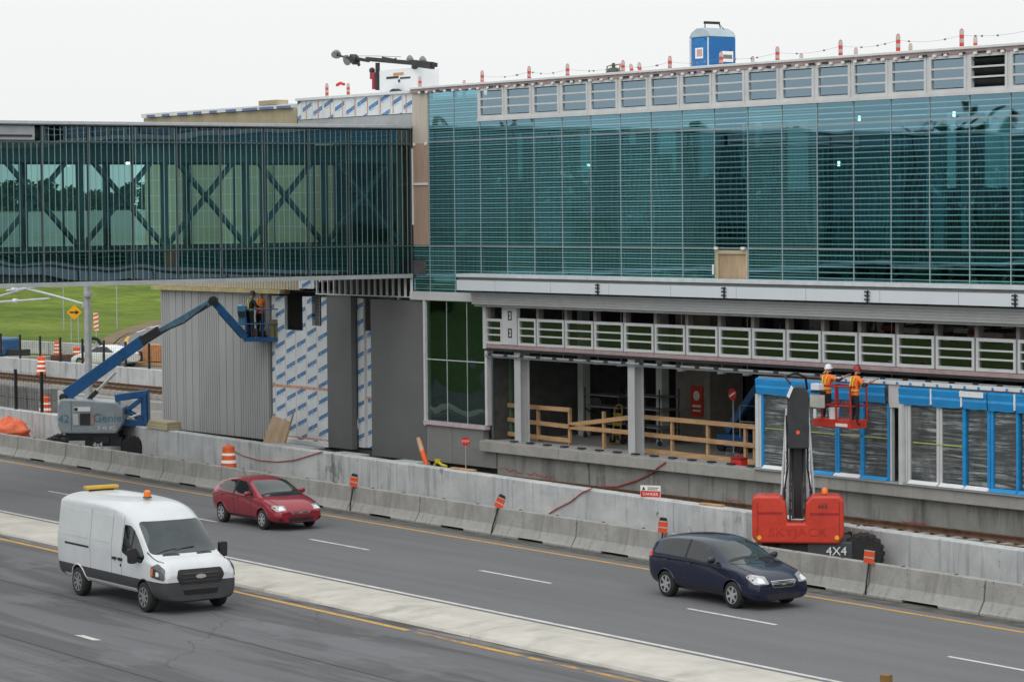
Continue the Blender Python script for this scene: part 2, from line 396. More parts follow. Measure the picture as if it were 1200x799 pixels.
# ---- off ramp curving away through the field
c_ramp = asphalt('asphalt_ramp', (.14, .137, .14), False)
lft = [(118, 432), (127, 414), (131, 405), (139, 397), (151, 390.5), (165, 385.5), (178, 381.5), (192, 377.5), (205, 374)]
rgt = [(300, 440), (290, 425), (275, 412), (262, 405), (255, 400), (250, 395), (245, 391), (242, 388), (240, 385)]
def gp(p, z=.0):
    q = atZ(p[0], p[1], z)
    for _ in range(8): h = hgt(q.x, q.y) + .14; q = atZ(p[0], p[1], h)
    return q
mb = MB(); A = [gp(p) for p in lft]; B = [gp(p) for p in rgt]
vs = [x for ab in zip(A, B) for x in ab]
mb.add(vs, [(2*i, 2*i+1, 2*i+3, 2*i+2) for i in range(len(A)-1)])
tag(mb.build('ramp_road', c_ramp), kind='structure')
def ribbon(pts, w, name, mat):
    mb = MB(); P = [gp(p) + V((0, 0, .03)) for p in pts]; vs = []
    for i, q in enumerate(P):
        d = (P[min(i+1, len(P)-1)]-P[max(i-1, 0)]).normalized(); s = V((-d.y, d.x, 0))*w/2
        vs += [q+s, q-s]
    mb.add(vs, [(2*i, 2*i+1, 2*i+3, 2*i+2) for i in range(len(P)-1)])
    tag(mb.build(name, mat), kind='structure')
ribbon([(152, 408), (149.5, 404), (147.5, 400.5), (148.5, 397.5), (151.5, 394.5)], .28, 'ramp_yellow_line', m_yel)
ribbon([(160, 390), (171, 386.4)], .25, 'ramp_dash', m_wht)
ribbon([(176, 384.6), (186, 381.7)], .25, 'ramp_dash', m_wht)
ribbon([(129, 410), (132.5, 404), (140.5, 396.5), (152, 390.4), (166, 386.4), (179, 382.5)], .1, 'ramp_white_line', m_wht)
c_dirt = pm('bare_earth', (.15, .11, .06), .95, var=.3, scale=.4)
ribbon([(121, 415), (126, 404), (135, 395.5), (148, 389), (164, 383.5), (178, 379.5), (191, 375.5)], 1.5, 'verge', c_dirt)
# ---- woods: far-off masses of leaves
m, nt, out = newmat('wood_leaves'); b = pbsdf(nt, out, .8, 0, 0, .2)
c = mixc(nt, noise(nt, (.25, .25, .3), detail=3), (.018, .045, .014), (.06, .105, .03)); nt.links.new(c, b.inputs['Base Color']); c_leaf = m
def woods(name, spots, leaf, per):
    rnd = random.Random(3); vs = []; fs = []
    for (x, y, z0, h, r) in spots:
        lob = [(V((rnd.gauss(0, r*.45), rnd.gauss(0, r*.45), h*rnd.uniform(.12, .86))), r*rnd.uniform(.4, .6)) for _ in range(9)]
        for _ in range(per):
            c, q = rnd.choice(lob)
            d = V((rnd.gauss(0, 1), rnd.gauss(0, 1), rnd.gauss(0, 1))).normalized()*q*rnd.uniform(.55, 1.05)
            p = V((x, y, z0)) + c + V((d.x, d.y, d.z*.9))
            if p.z < z0+.2: p.z = z0+rnd.uniform(.2, 2)
            a = V((rnd.gauss(0, 1), rnd.gauss(0, 1), rnd.gauss(0, 1))).normalized(); b_ = a.orthogonal().normalized(); s = leaf*rnd.uniform(.6, 1.3)
            i = len(vs); vs += [p+a*s, p+b_*s*.6, p-a*s, p-b_*s*.6]; fs.append((i, i+1, i+2, i+3))
        i = len(vs)
        for k in range(5): t = 2*pi*k/5; vs += [(x+.3*cos(t), y+.3*sin(t), z0), (x+.12*cos(t), y+.12*sin(t), z0+h*.6)]
        for k in range(5): fs.append((i+2*k, i+2*((k+1) % 5), i+2*((k+1) % 5)+1, i+2*k+1))
    mb = MB(); mb.add(vs, fs); return tag(mb.build(name, c_leaf), kind='stuff')
rnd = random.Random(11); sp = []
for i in range(60):
    px = -420 + i*22 + rnd.uniform(-8, 8); d = rnd.uniform(462, 500); q = EYE + ray(px, 254).normalized()*d
    h = 4.6 + 2.2*mnoise.noise(V((px*.011, 3, 0))) + rnd.uniform(-.8, .8)
    sp.append((q.x, q.y, hgt(q.x, q.y)-.5, h, h*.62))
woods('far_wood', sp, .42, 800)
sp = []
for i in range(60):
    X = -118 - i*3.4 + rnd.uniform(-1, 1); Y = -48 + rnd.uniform(-7, 7) - .3*i
    h = 15.5 + 3.5*mnoise.noise(V((i*.22, 7, 0))) + rnd.uniform(-1.2, 1.2)
    sp.append((X, Y, 0, h, h*.40))
woods('roadside_wood', sp, .7, 520)
def wallY(X): return 48.64 - .034*(X+53.5)
def wallZ(X): return 1.0 + .2*min(1.15, max(-.4, (-53.5-X)/40.5))
def lineX(px, t, y=600):
    Y = 45.0
    for _ in range(6): q = atY(px, y, Y); Y = rd(q.x, t).y
    return q.x
# ---- long retaining wall behind the lifts
wl = thing('retaining_wall', 'long pale streaked concrete wall running behind the grey road barriers', 'wall', (-70, wallY(-70), 0), world=True)
xs = [-230, -160, -120, -108, -100, -94, -84, -76, -69, -61, -53.5, -45, -35, 20]
for a, b in zip(xs, xs[1:]):
    mb = MB(); vs = []
    for X in (a+.012, b-.012):
        vs += [(X, wallY(X), .0), (X, wallY(X), wallZ(X)-.02), (X, wallY(X)+.02, wallZ(X)), (X, wallY(X)+.4, wallZ(X)), (X, wallY(X)+.4, 0)]
    mb.add(vs, [(i, 5+i, 6+i, i+1) for i in range(4)] + [(0, 1, 2, 3, 4), (9, 8, 7, 6, 5)])
    mb.build('wall_bay', c_conc_w, wl, bevel=.015)
# ---- jersey barriers
jx = sorted([lineX(p, 1.0) for p in (18, 74, 127, 188, 255, 331, 407, 487, 576, 670, 774, 888, 1013, 1148)])
jx = [jx[0]-4.1*k for k in (9, 8, 7, 6, 5, 4, 3, 2, 1)] + jx + [jx[-1]+4.1*k for k in range(1, 9)]
def barrier(xa, xb, label):
    L = xb-xa-.05; c = rd((xa+xb)/2, 1.27); root = thing('jersey_barrier', label, 'road barrier', (c.x, c.y, 0), atan2(RM, 1), 'concrete barriers along the far road edge')
    pr = [(-.3, .0), (-.3, .07), (-.27, .09), (-.15, .31), (-.10, .77), (.10, .77), (.15, .31), (.27, .09), (.3, .07), (.3, 0)]
    mb = MB()
    xsec = [(-L/2, .03), (-L/2+.05, 0), (-.62, 0), (-.6, 1), (.6, 1), (.62, 0), (L/2-.05, 0), (L/2, .03)]
    vs = []
    for x, k in xsec:
        for y, z in pr:
            zz = .07 if (k == 1 and z < .07) else z
            s = 1-k if k < 1 else 1
            vs.append((x, y*(s if z > .3 else 1), zz))
    n = len(pr); fs = []
    for i in range(len(xsec)-1):
        for j in range(n): fs.append((i*n+j, (i+1)*n+j, (i+1)*n+(j+1) % n, i*n+(j+1) % n))
    fs += [tuple(range(n)), tuple(range(len(vs)-1, len(vs)-n-1, -1))]
    mb.add(vs, fs)
    mb.build('body', c_conc_b, root, bevel=.02)
    h = MB()
    for sx in (-1, 1): h.tube([(sx*.9, -.04, .76), (sx*.9, -.04, .79), (sx*.9, .04, .79), (sx*.9, .04, .76)], .012, 5)
    h.build('lifting_loop', c_rust, root)
    return root
vis = {}
def bl(i, n):
    hints = ['at the far end of the row by the orange bag', 'in front of the orange bag at the left edge', 'in front of the left wheels of the blue lift', 'in front of the right wheels of the blue lift',
             'just right of the blue boom lift, before the pale wall', 'left of the red hatchback, below the timber stack', 'behind the red hatchback, below the orange barrel', 'behind the front of the red hatchback',
             'at the first marker post right of the red hatchback', 'below the leaning orange tube', 'left of the second tilted marker post', 'right of the second tilted marker post', 'behind the rear of the dark blue hatchback',
             'in front of the red boom lift wheels', 'right of the marker post by the red boom lift', 'last one before the right picture edge']
    return 'grey concrete road barrier ' + hints[i] if 0 <= i < len(hints) else None
for i, (a, b) in enumerate(zip(jx, jx[1:])):
    lab = bl(i-8, 0) or ('grey concrete road barrier in the far row beyond the frame')
    q = barrier(a, b, lab)
# ---- marker plates clamped on the barrier joints
c_amat = pm('marker_orange', (.62, .075, .02), .5, var=.1)
c_markw = pm('marker_grey', (.42, .40, .38), .6)
def delineator(px, tilt, label):
    X = lineX(px, 1.0); c = rd(X, .98); root = thing('barrier_marker', label, 'marker post', (c.x, c.y, 0), R(30), 'orange marker plates on the barriers')
    mb = MB()
    a = V((sin(tilt), 0, cos(tilt)))
    pts = [V((0, -.02, .06)), V((0, -.02, .3)), V((0, .06, .62)), V((0, .1, .8))]
    pts = [p + V((sin(tilt)*p.z*.6, 0, 0)) for p in pts]
    mb.tube(pts, .022, 6); mb.build('stem', c_black, root)
    o = pts[-1]+V((0, -.03, -.02)); e = V((cos(tilt), 0, -sin(tilt)))
    for k, (z0, z1, mt) in enumerate(((0, .12, c_amat), (.121, .15, c_markw), (.151, .28, c_amat), (.281, .305, c_markw), (.306, .39, c_black))):
        m2 = MB(); w = .125 if k < 4 else .115
        m2.prism([(-w, z0), (w, z0), (w if k < 4 else .08, z1), (-w if k < 4 else -.08, z1)], lambda u, v, d: o + e*u + a*v + V((0, d, 0)), -.012, .012)
        m2.build('stripe' if k < 4 else 'cap', mt, root)
for px, tl, lb in ((411, .16, 'tilted orange marker plate on the barrier just right of the red hatchback'), (576, .40, 'strongly tilted orange marker plate on the barrier below the long window'),
                   (774, .08, 'orange marker plate on the barrier behind the dark blue hatchback'), (1015, .10, 'orange marker plate on the barrier beside the red boom lift wheel'), (1300, .1, 'orange marker plate further right')):
    if px < 1250: delineator(px, tl, lb)
# ================================================================== the station
F0, BW, FY = -80.74, 1.519, 54.2
def mu(k): return F0 + BW*k
NB = 25
st = thing('station_building', 'long teal glass station building under construction with pale canopy and open platform', 'building', (-70, 58, 0), world=True)
# glazing
frit = (.20, .47, .49)
def gl(name, dens):
    L = [('Z', .16, .03, .0, frit)]
    if dens: L = [('Z', .16, .042, .0, frit), ('Z', .16, .038, .08, tuple(v*.55 for v in frit))]  # dimmer second lines paint in the frit's reflection on the back layer
    return glass(name, (.18, .46, .52), (.46, .80, .98), .31, L)
g_dense, g_open = gl('facade_glass_dense', True), gl('facade_glass_open', False)
g_plain = glass('louvre_glass', (.42, .62, .66), (.60, .82, .98), .36)
g_low = glass('clear_glass', (.42, .48, .45), (.62, .68, .66), .20)
dens = [k not in (10, 13, 14, 15, 16, 17, 18, 20, 21) for k in range(NB)]
Z0, Z1, Z2, Z3, Z4 = 6.33, 7.88, 11.40, 12.07, 13.09
gj = .012
for k in range(-1, NB):
    a, b = (mu(k) if k >= 0 else -81.76)+gj, mu(k+1)-gj
    mt = g_dense if dens[max(0, k)] else g_open
    rows = [(Z0, Z1)] if k < 0 else [(Z0, Z1), (Z1, Z2), (Z2, Z3 if k >= 2 else Z4)]
    for (z0, z1) in rows:
        if k == 10 and z0 == Z0: continue
        ry = random.uniform(-.0035, .0035); tl = random.uniform(-.003, .003)
        mb = MB(); mb.add([(a, FY-ry, z0+gj), (b, FY+ry, z0+gj), (b, FY+ry+tl, z1-gj), (a, FY-ry+tl, z1-gj)], [(0, 1, 2, 3)])
        mb.build('glass_panel', mt, st)
c_mul = pm('mullion_metal', (.36, .42, .44), .45, .3, var=.08)
for k in range(0, NB+1):
    MB().box(mu(k)-.015, mu(k)+.015, FY-.014, FY+.12, Z0, Z3 if k > 2 else Z4).build('mullion', c_mul, st)
for z in (Z1, Z2):
    MB().box(-81.74 if z == Z1 else F0, mu(NB), FY-.012, FY+.10, z-.018, z+.018).build('transom', c_mul, st)
MB().box(-81.9, -77.75, FY-.09, FY+.3, 6.03, 6.32).build('sill_band', c_frame, st, bevel=.01)
# plywood infill
mb = MB(); mb.box(mu(10)+.16, mu(11)-.10, FY+.03, FY+.06, 6.9, 7.70); mb.build('plywood_infill', c_ply, st)
mb = MB(); mb.box(mu(10)+.03, mu(10)+.155, FY-.02, FY+.05, 6.9, 7.84); mb.box(mu(10)+.156, mu(11)-.1, FY-.02, FY+.05, 7.71, 7.82); mb.box(mu(11)-.098, mu(11)-.03, FY-.02, FY+.05, 6.9, 7.84)
mb.build('infill_frame', c_tan, st)
for a in ((mu(10)+.06, mu(10)+.2, 7.84, 7.92), (mu(11)-.24, mu(11)-.08, 7.84, 7.92), (mu(10)-.03, mu(10)+.01, 7.1, 7.4)): MB().box(a[0], a[1], FY-.1, FY-.05, a[2], a[3]).build('glazing_clip', c_white, st)
# clerestory windows
def window(x0, x1, z0, z1, fy, mt, rows=3, fr=.09, dark=False, name='window', th=.12):
    mb = MB(); o = fy-.05
    mb.box(x0, x0+fr, o, o+th, z0, z1); mb.box(x1-fr, x1, o, o+th, z0, z1); mb.box(x0+fr+.001, x1-fr-.001, o, o+th, z0, z0+fr); mb.box(x0+fr+.001, x1-fr-.001, o, o+th, z1-fr, z1)
    h = (z1-z0-2*fr)/rows
    for i in range(1, rows): mb.box(x0+fr+.001, x1-fr-.001, o+.01, o+.07, z0+fr+h*i-.025, z0+fr+h*i+.025)
    f = mb.build(name, c_frame, st)
    for i in range(rows):
        a, b = z0+fr+h*i+.027, z0+fr+h*(i+1)-.027
        if dark:
            ang = .75; hh = (b-a)/2; zc = (a+b)/2
            m2 = MB(); m2.beam((x0+fr+.02, o+.12, zc), (x1-fr-.02, o+.12, zc), .012, hh*1.9, up=(0, -sin(ang), cos(ang))); m2.build('louvre_blade', c_dark, f)
        else:
            m2 = MB(); m2.add([(x0+fr, o+.05, a), (x1-fr, o+.05, a), (x1-fr, o+.05, b), (x0+fr, o+.05, b)], [(0, 1, 2, 3)]); m2.build('pane', mt, f)
for k in range(2, NB):
    window(mu(k)+.05, mu(k+1)-.05, Z3+.03, Z4, FY-.03, g_plain, dark=(k == 17), name='clerestory_window')
MB().box(mu(2)-.02, mu(NB), FY-.11, FY+.05, Z3-.07, Z3+.028).build('clerestory_sill', c_frame, st)
for k in range(2, NB+1): MB().box(mu(k)-.048, mu(k)+.048, FY-.06, FY+.05, Z3+.03, Z4).build('clerestory_post', c_frame, st)
MB().box(mu(2), mu(NB)-.1, FY+.3, FY+.36, Z3, Z4).build('clerestory_backing', pm('clerestory_dark', (.035, .045, .05), .7), st)  # added dark sheet, keeps the bright view behind out of the panes
# roof edge
c_pink = pm('pink_flashing', (.37, .27, .275), .7, var=.15, scale=5)
c_foilw = pm('roof_membrane', (.68, .70, .71), .55, var=.06)
MB().box(-81.7, mu(NB), FY-.10, FY+.22, Z4+.003, Z4+.115).build('flashing', c_pink, st)
MB().box(-81.7, mu(NB), FY-.14, FY+.5, Z4+.118, Z4+.20).build('parapet_cap', c_foilw, st, bevel=.015)
for k in range(0, 58): x = -81.2+k*.51+random.uniform(-.06, .06); MB().box(x, x+.12, FY-.15, FY-.101, Z4-.03, Z4+.035).build('cap_clip', c_reflw, st)
for k in range(0, 38): x = -81.1+k*.76+random.uniform(-.2, .2); MB().box(x, x+random.uniform(.1, .4), FY-.13, FY-.101, Z4+.0, Z4+.05).build('flashing_gap', c_dark, st)
MB().box(-101.2, mu(NB), FY+.55, FY+17, 12.72, 12.9).build('roof', c_foilw, st)
mb = MB(); mb.box(mu(NB)-.1, mu(NB), FY+.3, FY+17, 1.45, 12.7); mb.box(-101.1, -101.0, FY+.3, FY+17, 6.3, 12.7); mb.build('end_wall', c_tan, st)
# tan sheathing return at the left of the glass
c_tanl = pm('pale_sheathing', (.50, .45, .39), .85, var=.1, scale=4, stretch=(3, 1, .3))
c_tanp = pm('pink_sheathing', (.385, .275, .21), .85, var=.14, scale=4, stretch=(4, 1, .25))
MB().box(-81.72, F0-.03, FY-.02, FY+.2, 11.36, Z4).build('sheathing_upper', c_tanl, st)
MB().box(-81.72, F0-.03, FY-.02, FY+.2, Z1+.03, 11.355).build('sheathing_lower', c_tanp, st)
mb = MB(); mb.box(-81.70, F0-.05, FY-.06, FY-.021, 9.95, 10.02); mb.box(-81.76, -81.70, FY-.06, FY-.021, 8.6, 11.2); mb.box(-81.66, -81.55, FY-.05, FY-.021, 11.3, 11.4); mb.box(-80.95, -80.83, FY-.05, FY-.021, 11.3, 11.4)
mb.build('sheathing_batten', c_white, st)
# canopy
CYF = 53.45
q0 = atY(535, 321, CYF); zt, zb = q0.z, atY(535, 340, CYF).z
c_fas = pm('canopy_fascia', (.68, .73, .78), .5, .1, var=.04, scale=.6)
mb = MB(); mb.box(q0.x, mu(NB), CYF, FY-.06, zb, zt-.20); fa = mb.build('canopy_fascia', c_fas, st)
MB().box(q0.x+.02, mu(NB), CYF+.06, FY-.055, zt-.198, zt-.10).build('fascia_groove', pm('groove_grey', (.2, .21, .22), .6), st)
MB().box(q0.x, mu(NB), CYF-.02, FY-.058, zt-.098, zt).build('fascia_lip', pm('lip_white', (.6, .64, .66), .45), st)
mb = MB()
for k in range(12): x = q0.x+2.2+k*3.04; mb.box(x, x+.012, CYF-.004, CYF+.001, zb, zt-.2)
mb.build('fascia_joint', c_fasj := pm('joint_grey', (.3, .32, .34), .6), fa)
for px in (701, 849, 1017, 1190):
    x = atY(px, 345, CYF).x
    mb = MB(); mb.box(x-.02, x+.02, CYF-.03, CYF-.001, zb-.02, zb+.33)
    for z in (.08, .19, .29): mb.box(x-.1, x+.1, CYF-.05, CYF-.031, zb+z-.022, zb+z+.022)
    mb.build('fixing_bracket', c_dark, st)
mb = MB(); c_sof = pm('soffit_grey', (.44, .45, .46), .6, .1, var=.06)
for i in range(5): mb.box(-77.7, mu(NB), FY-.42+.004*i, FY-.05, 6.37-.08*(i+1)+.006, 6.37-.08*i)
mb.build('soffit_band', c_sof, st)
MB().box(-77.7, mu(NB), FY-.30, FY-.04, 5.90, 5.965).build('soffit_trim', pm('soffit_light', (.42, .43, .44), .6), st)
# lower louvre windows
LX = [-75.62, -74.56] + [-73.03+1.529*k for k in range(0, 22)]
LX = [x for x in LX if x < mu(NB)]
window(-77.42, -76.48, 4.66, 5.5, FY, g_low, name='louvre_window')
for a, b in zip(LX, LX[1:]): window(a+.035, b-.035, 4.66, 5.55, FY, g_low, name='louvre_window')
mb = MB(); mb.box(-76.47, -75.66, FY-.05, FY+.1, 4.66, 5.93); vp = mb.build('vent_panel', c_frame, st, bevel=.01)
mb = MB()
for zc in (5.05, 5.62):
    for (u0, u1, w0, w1) in ((-.12, -.08, -.15, .15), (.04, .08, -.15, .15), (-.07, .03, .11, .15), (-.07, .03, -.15, -.11), (-.07, -.02, -.02, .02)): mb.box(-76.0+u0, -76.0+u1, FY-.062, FY-.051, zc+w0, zc+w1)
mb.build('vent_slot', c_dark, vp)
c_post = pm('stub_post', (.19, .175, .165), .7, var=.2)
for x in [-77.3, -76.5] + LX[1:]: MB().box(x-.07, x+.07, FY, FY+.2, 5.53, 5.93).build('stub_post', c_post, st)
MB().box(-77.5, mu(NB), FY-.07, FY+.12, 4.53, 4.645).build('head_flashing', c_pink, st)
MB().box(-77.5, mu(NB), FY-.06, FY+.25, 4.44, 4.525).build('head_beam', c_dark, st)
# rail of clips under the head
mb = MB(); mb.box(-77.4, mu(NB), FY-.12, FY-.09, 4.28, 4.34); mb.tube([(-77.4, FY-.04, 4.24), (mu(NB), FY-.04, 4.24)], .03, 6); mb.build('head_rail', c_steelg, st)
for k in range(28): x = -77.2+k*.9; MB().box(x, x+.22, FY-.125, FY-.121, 4.28, 4.36).build('rail_clip', c_dark, st)
# columns
def column(px0, px1, y):
    a, b = atY(px0, y, FY+.15).x, atY(px1, y, FY+.15).x; x = (a+b)/2+.12
    mb = MB(); mb.box(x-.17, x+.17, FY+.02, FY+.05, 1.45, 4.44); mb.box(x-.17, x+.17, FY+.36, FY+.39, 1.45, 4.44); mb.box(x-.02, x+.02, FY+.051, FY+.359, 1.45, 4.44)
    mb.build('column', pm('column_paint', (.47, .48, .49), .55, var=.07), st)
column(604, 612, 500); column(737, 745, 500)
# platform
MB().box(-77.6, mu(NB), FY-.22, FY+11.2, 1.10, 1.45).build('platform_slab', c_slab, st, bevel=.02)
MB().box(-76.9, mu(NB), FY+.02, FY+.4, .1, 1.10).build('platform_wall', c_conc_p, st)
mb = MB(); mb.box(-77.4, -63.7, FY-.16, FY-.10, 1.452, 1.50); mb.box(-77.2, -63.7, FY+.0, FY+.03, 1.452, 1.475); mb.build('edge_rail', c_alu, st)
for k in range(14): x = -75.9+k*.92; MB().box(x, x+.3, FY-.19, FY-.05, 1.501, 1.545).build('edge_clip', c_dark, st)
# red spray marks on the platform wall
mb = MB(); rr = random.Random(5)
for (px, py, n) in ((586, 549, 5), (618, 554, 6), (850, 585, 3), (1056, 609, 4), (1080, 616, 3)):
    q = atY(px, py, FY+.015); pts = []
    for i in range(n*3): pts.append(q + V((i*.09, 0, rr.uniform(-.05, .05)-i*.004)))
    mb.tube([V((p.x, FY+.016, p.z)) for p in pts], .014, 4)
mb.build('spray_mark', pm('spray_red', (.42, .05, .07), .8), st)
# interior of the upper hall
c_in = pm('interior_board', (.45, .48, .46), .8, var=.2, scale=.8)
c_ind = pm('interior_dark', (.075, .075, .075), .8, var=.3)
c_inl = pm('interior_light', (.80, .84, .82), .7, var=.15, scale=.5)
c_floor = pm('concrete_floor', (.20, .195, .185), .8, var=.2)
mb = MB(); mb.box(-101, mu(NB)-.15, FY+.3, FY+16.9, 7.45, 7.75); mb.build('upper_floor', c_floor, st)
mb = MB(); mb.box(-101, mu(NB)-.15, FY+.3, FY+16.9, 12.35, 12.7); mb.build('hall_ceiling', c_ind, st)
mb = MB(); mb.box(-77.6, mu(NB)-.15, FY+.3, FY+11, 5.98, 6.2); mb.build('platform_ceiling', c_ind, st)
rr = random.Random(21)
mb = MB()                                   # partitions seen dimly through the glass
for (a, b, y, z0, z1, mt) in ((-78.9, -77.9, 3.2, 7.8, 11.9, 1), (-75.6, -74.4, 4.4, 8.6, 11.2, 1), (-73.2, -71.6, 3.1, 9.2, 10.8, 1), (-70.2, -68.5, 5.2, 7.8, 11.0, 0), (-67.6, -66.5, 3.0, 9.5, 10.9, 1),
                              (-64.1, -61.2, 3.4, 7.8, 12.2, 0), (-59.3, -58.6, 2.6, 7.8, 12.3, 1), (-57.4, -56.8, 4.0, 7.8, 12.3, 1), (-55.2, -54.6, 2.6, 7.8, 12.3, 1), (-51, -48, 5, 7.8, 12, 0)):
    mb.box(a, b, FY+y, FY+y+.15, z0, z1, mt)
mb.build('partition', [c_in, c_inl], st)
for k in range(0, NB, 2):
    x = mu(k)+.2; MB().cyl((x, FY+1.2, 7.75), (x, FY+1.2, 12.35), .16, n=10).build('hall_column', c_in, st)
mb = MB()
x = -101.0
while x < mu(NB)-2:                         # rear facade: solid piers, openings added between them to brighten the hall
    mb.box(x, x+1.1, FY+16.6, FY+16.9, 7.75, 12.3); x += 2.6
mb.box(-101, mu(NB)-.2, FY+16.59, FY+16.89, 7.75, 9.7); mb.build('rear_wall', c_ind, st)
MB().add([(-101, FY+16.7, 9.7), (mu(NB)-.2, FY+16.7, 9.7), (mu(NB)-.2, FY+16.7, 12.3), (-101, FY+16.7, 12.3)], [(0, 1, 2, 3)]).build('added_rear_glazing', glass('added_rear_glass', (.22, .34, .34), (.5, .7, .7), .1), st)  # added glazing, tinted to tone down the sky let into the hall
mb = MB()
for (px, py) in ((1007, 139), (662, 192), (1118, 134), (983, 192)):
    q = atY(px, py, FY+2.2); mb.box(q.x-.025, q.x+.025, q.y-.025, q.y+.025, q.z-.07, q.z+.07)
e, nt, out = newmat('hall_lamp_glow'); em = nd(nt, 'ShaderNodeEmission'); em.inputs[1].default_value = 9; em.inputs[0].default_value = (1, .95, .85, 1); nt.links.new(em.outputs[0], out.inputs[0])
mb.build('hall_lamp', e, st)
# interior of the platform level
mb = MB(); x = -77.5
while x < mu(NB)-1: mb.box(x, x+.5, FY+10.8, FY+11.1, 1.45, 5.95); x += 1.53
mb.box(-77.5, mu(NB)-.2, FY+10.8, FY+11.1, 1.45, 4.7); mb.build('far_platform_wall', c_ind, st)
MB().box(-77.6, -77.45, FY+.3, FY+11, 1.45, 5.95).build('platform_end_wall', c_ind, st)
a, b = atY(792, 470, FY+5).x, atY(832, 470, FY+5).x
MB().box(a, b, FY+5, FY+6.4, 1.452, 5.95).build('lift_shaft', pm('shaft_block', (.27, .24, .21), .85, var=.2), st)
for px in (637, 683, 775): x = atY(px, 470, FY+3.5).x; MB().box(x-.15, x+.15, FY+3.4, FY+3.7, 1.452, 5.95).build('inner_column', c_in, st)
for px, py in ((634, 420), (660, 422), (701, 425), (728, 427), (771, 429), (799, 433), (846, 436), (876, 438), (1045, 452)):
    q = atY(px, py, FY+1.6); mb = MB(); mb.cyl((q.x, q.y, q.z-.05), (q.x, q.y, q.z+.05), .15, n=10); mb.cyl((q.x, q.y, q.z+.051), (q.x, q.y, 5.97), .012, n=5); mb.build('pendant_lamp', c_reflw, st)
mb = MB()                                   # ducts and red train-side bits seen through the slot
for i in range(14):
    x = -66+i*1.45; mb.box(x, x+rr.uniform(.5, 1.2), FY+rr.uniform(5, 8), FY+8.3, 5.2, 5.35, 0 if i % 3 else 1)
MB().box(-125, mu(NB)+1, FY+18.5, FY+18.8, 0, 7.0).build('slot_backdrop', pm('slot_backdrop_grey', (.5, .5, .48), .8, var=.35, scale=.9, stretch=(1, 1, 3), layers=[((.5, 1, 2.2), .56, .58, (.34, .04, .04)), ((.8, 1, .2), .52, .54, (.05, .05, .05)), ((.35, 1, 3), .62, .64, (.12, .28, .34))]), st)  # added backdrop, sky-lit blotches stand in for bright bits behind the slot
mb.build('duct', [pm('duct_white', (.6, .6, .58), .6), pm('duct_red', (.3, .04, .035), .6)], st)
# ---------------- rear wing
c_foil = None
m, nt, out = newmat('foil_insulation'); b = pbsdf(nt, out, .45, .1, 0, .5)
X = axis(nt, 'X'); Z = axis(nt, 'Z'); CW = .74
u = math_n(nt, 'DIVIDE', math_n(nt, 'ADD', X, 200), CW); fu = math_n(nt, 'FRACT', u); iu = math_n(nt, 'FLOOR', u)
v = math_n(nt, 'ADD', Z, math_n(nt, 'MULTIPLY', fu, -.25)); v = math_n(nt, 'ADD', v, math_n(nt, 'MULTIPLY', math_n(nt, 'FRACT', math_n(nt, 'MULTIPLY', iu, .37)), .4))
fv = math_n(nt, 'FRACT', math_n(nt, 'DIVIDE', math_n(nt, 'ADD', v, 50), .58))
bar = math_n(nt, 'MULTIPLY', math_n(nt, 'LESS_THAN', math_n(nt, 'ABSOLUTE', math_n(nt, 'SUBTRACT', fv, .5)), .125), math_n(nt, 'LESS_THAN', math_n(nt, 'ABSOLUTE', math_n(nt, 'SUBTRACT', fu, .5)), .42))
txt = math_n(nt, 'MULTIPLY', math_n(nt, 'LESS_THAN', math_n(nt, 'ABSOLUTE', math_n(nt, 'SUBTRACT', fv, .5)), .06), noise(nt, (22, 1, 9), detail=2, lo=.5, hi=.56))
sub = math_n(nt, 'MULTIPLY', math_n(nt, 'MULTIPLY', math_n(nt, 'LESS_THAN', math_n(nt, 'ABSOLUTE', math_n(nt, 'SUBTRACT', fv, .29)), .035), math_n(nt, 'LESS_THAN', math_n(nt, 'ABSOLUTE', math_n(nt, 'SUBTRACT', fu, .45)), .26)), noise(nt, (26, 1, 12), detail=2, lo=.45, hi=.52))
c = mixc(nt, noise(nt, (1.2, 1, 1.2)), (.64, .68, .71), (.78, .81, .83))
c = mixc(nt, math_n(nt, 'MULTIPLY', sub, .7), c, (.10, .24, .48))
c = mixc(nt, bar, c, (.045, .19, .42)); c = mixc(nt, math_n(nt, 'MULTIPLY', txt, math_n(nt, 'MULTIPLY', bar, .55)), c, (.5, .58, .66))
seam = math_n(nt, 'LESS_THAN', math_n(nt, 'ABSOLUTE', math_n(nt, 'SUBTRACT', fu, .98)), .022)
c = mixc(nt, math_n(nt, 'MULTIPLY', seam, .6), c, (.55, .25, .14))
nt.links.new(c, b.inputs['Base Color']); c_foil = m
c_tape = pm('orange_tape', (.62, .33, .22), .6, var=.3, scale=6)
c_clad = pm('ribbed_cladding', (.385, .39, .395), .5, .2, var=.05, scale=.5)
c_pan = pm('dark_cladding', (.155, .157, .16), .5, .2, var=.08, scale=.8)
# ribbed wall
mb = MB(); x = -99.82; rr = random.Random(2); ribs = []
while x < -91.55:
    wide = (-98.9 < x < -98.2) or (-98.0 < x < -97.3) or (-95.35 < x < -93.6) or (-99.3 < x < -99.0)
    w = .55 if wide else .17
    mb.box(x, min(x+w-.035, -91.53), FY-.02, FY+.2, .62, 6.14); x += w
mb.box(-99.82, -91.53, FY+.02, FY+.22, .62, 6.14)
mb.build('ribbed_cladding', c_clad, st)
mb = MB(); mb.box(-99.85, -99.60, FY+.2, FY+11, .62, 6.14); mb.build('wing_side_wall', c_clad, st)
MB().box(-99.4, -81, FY+.3, FY+.5, .1, .62).build('wing_plinth', c_ind, st)
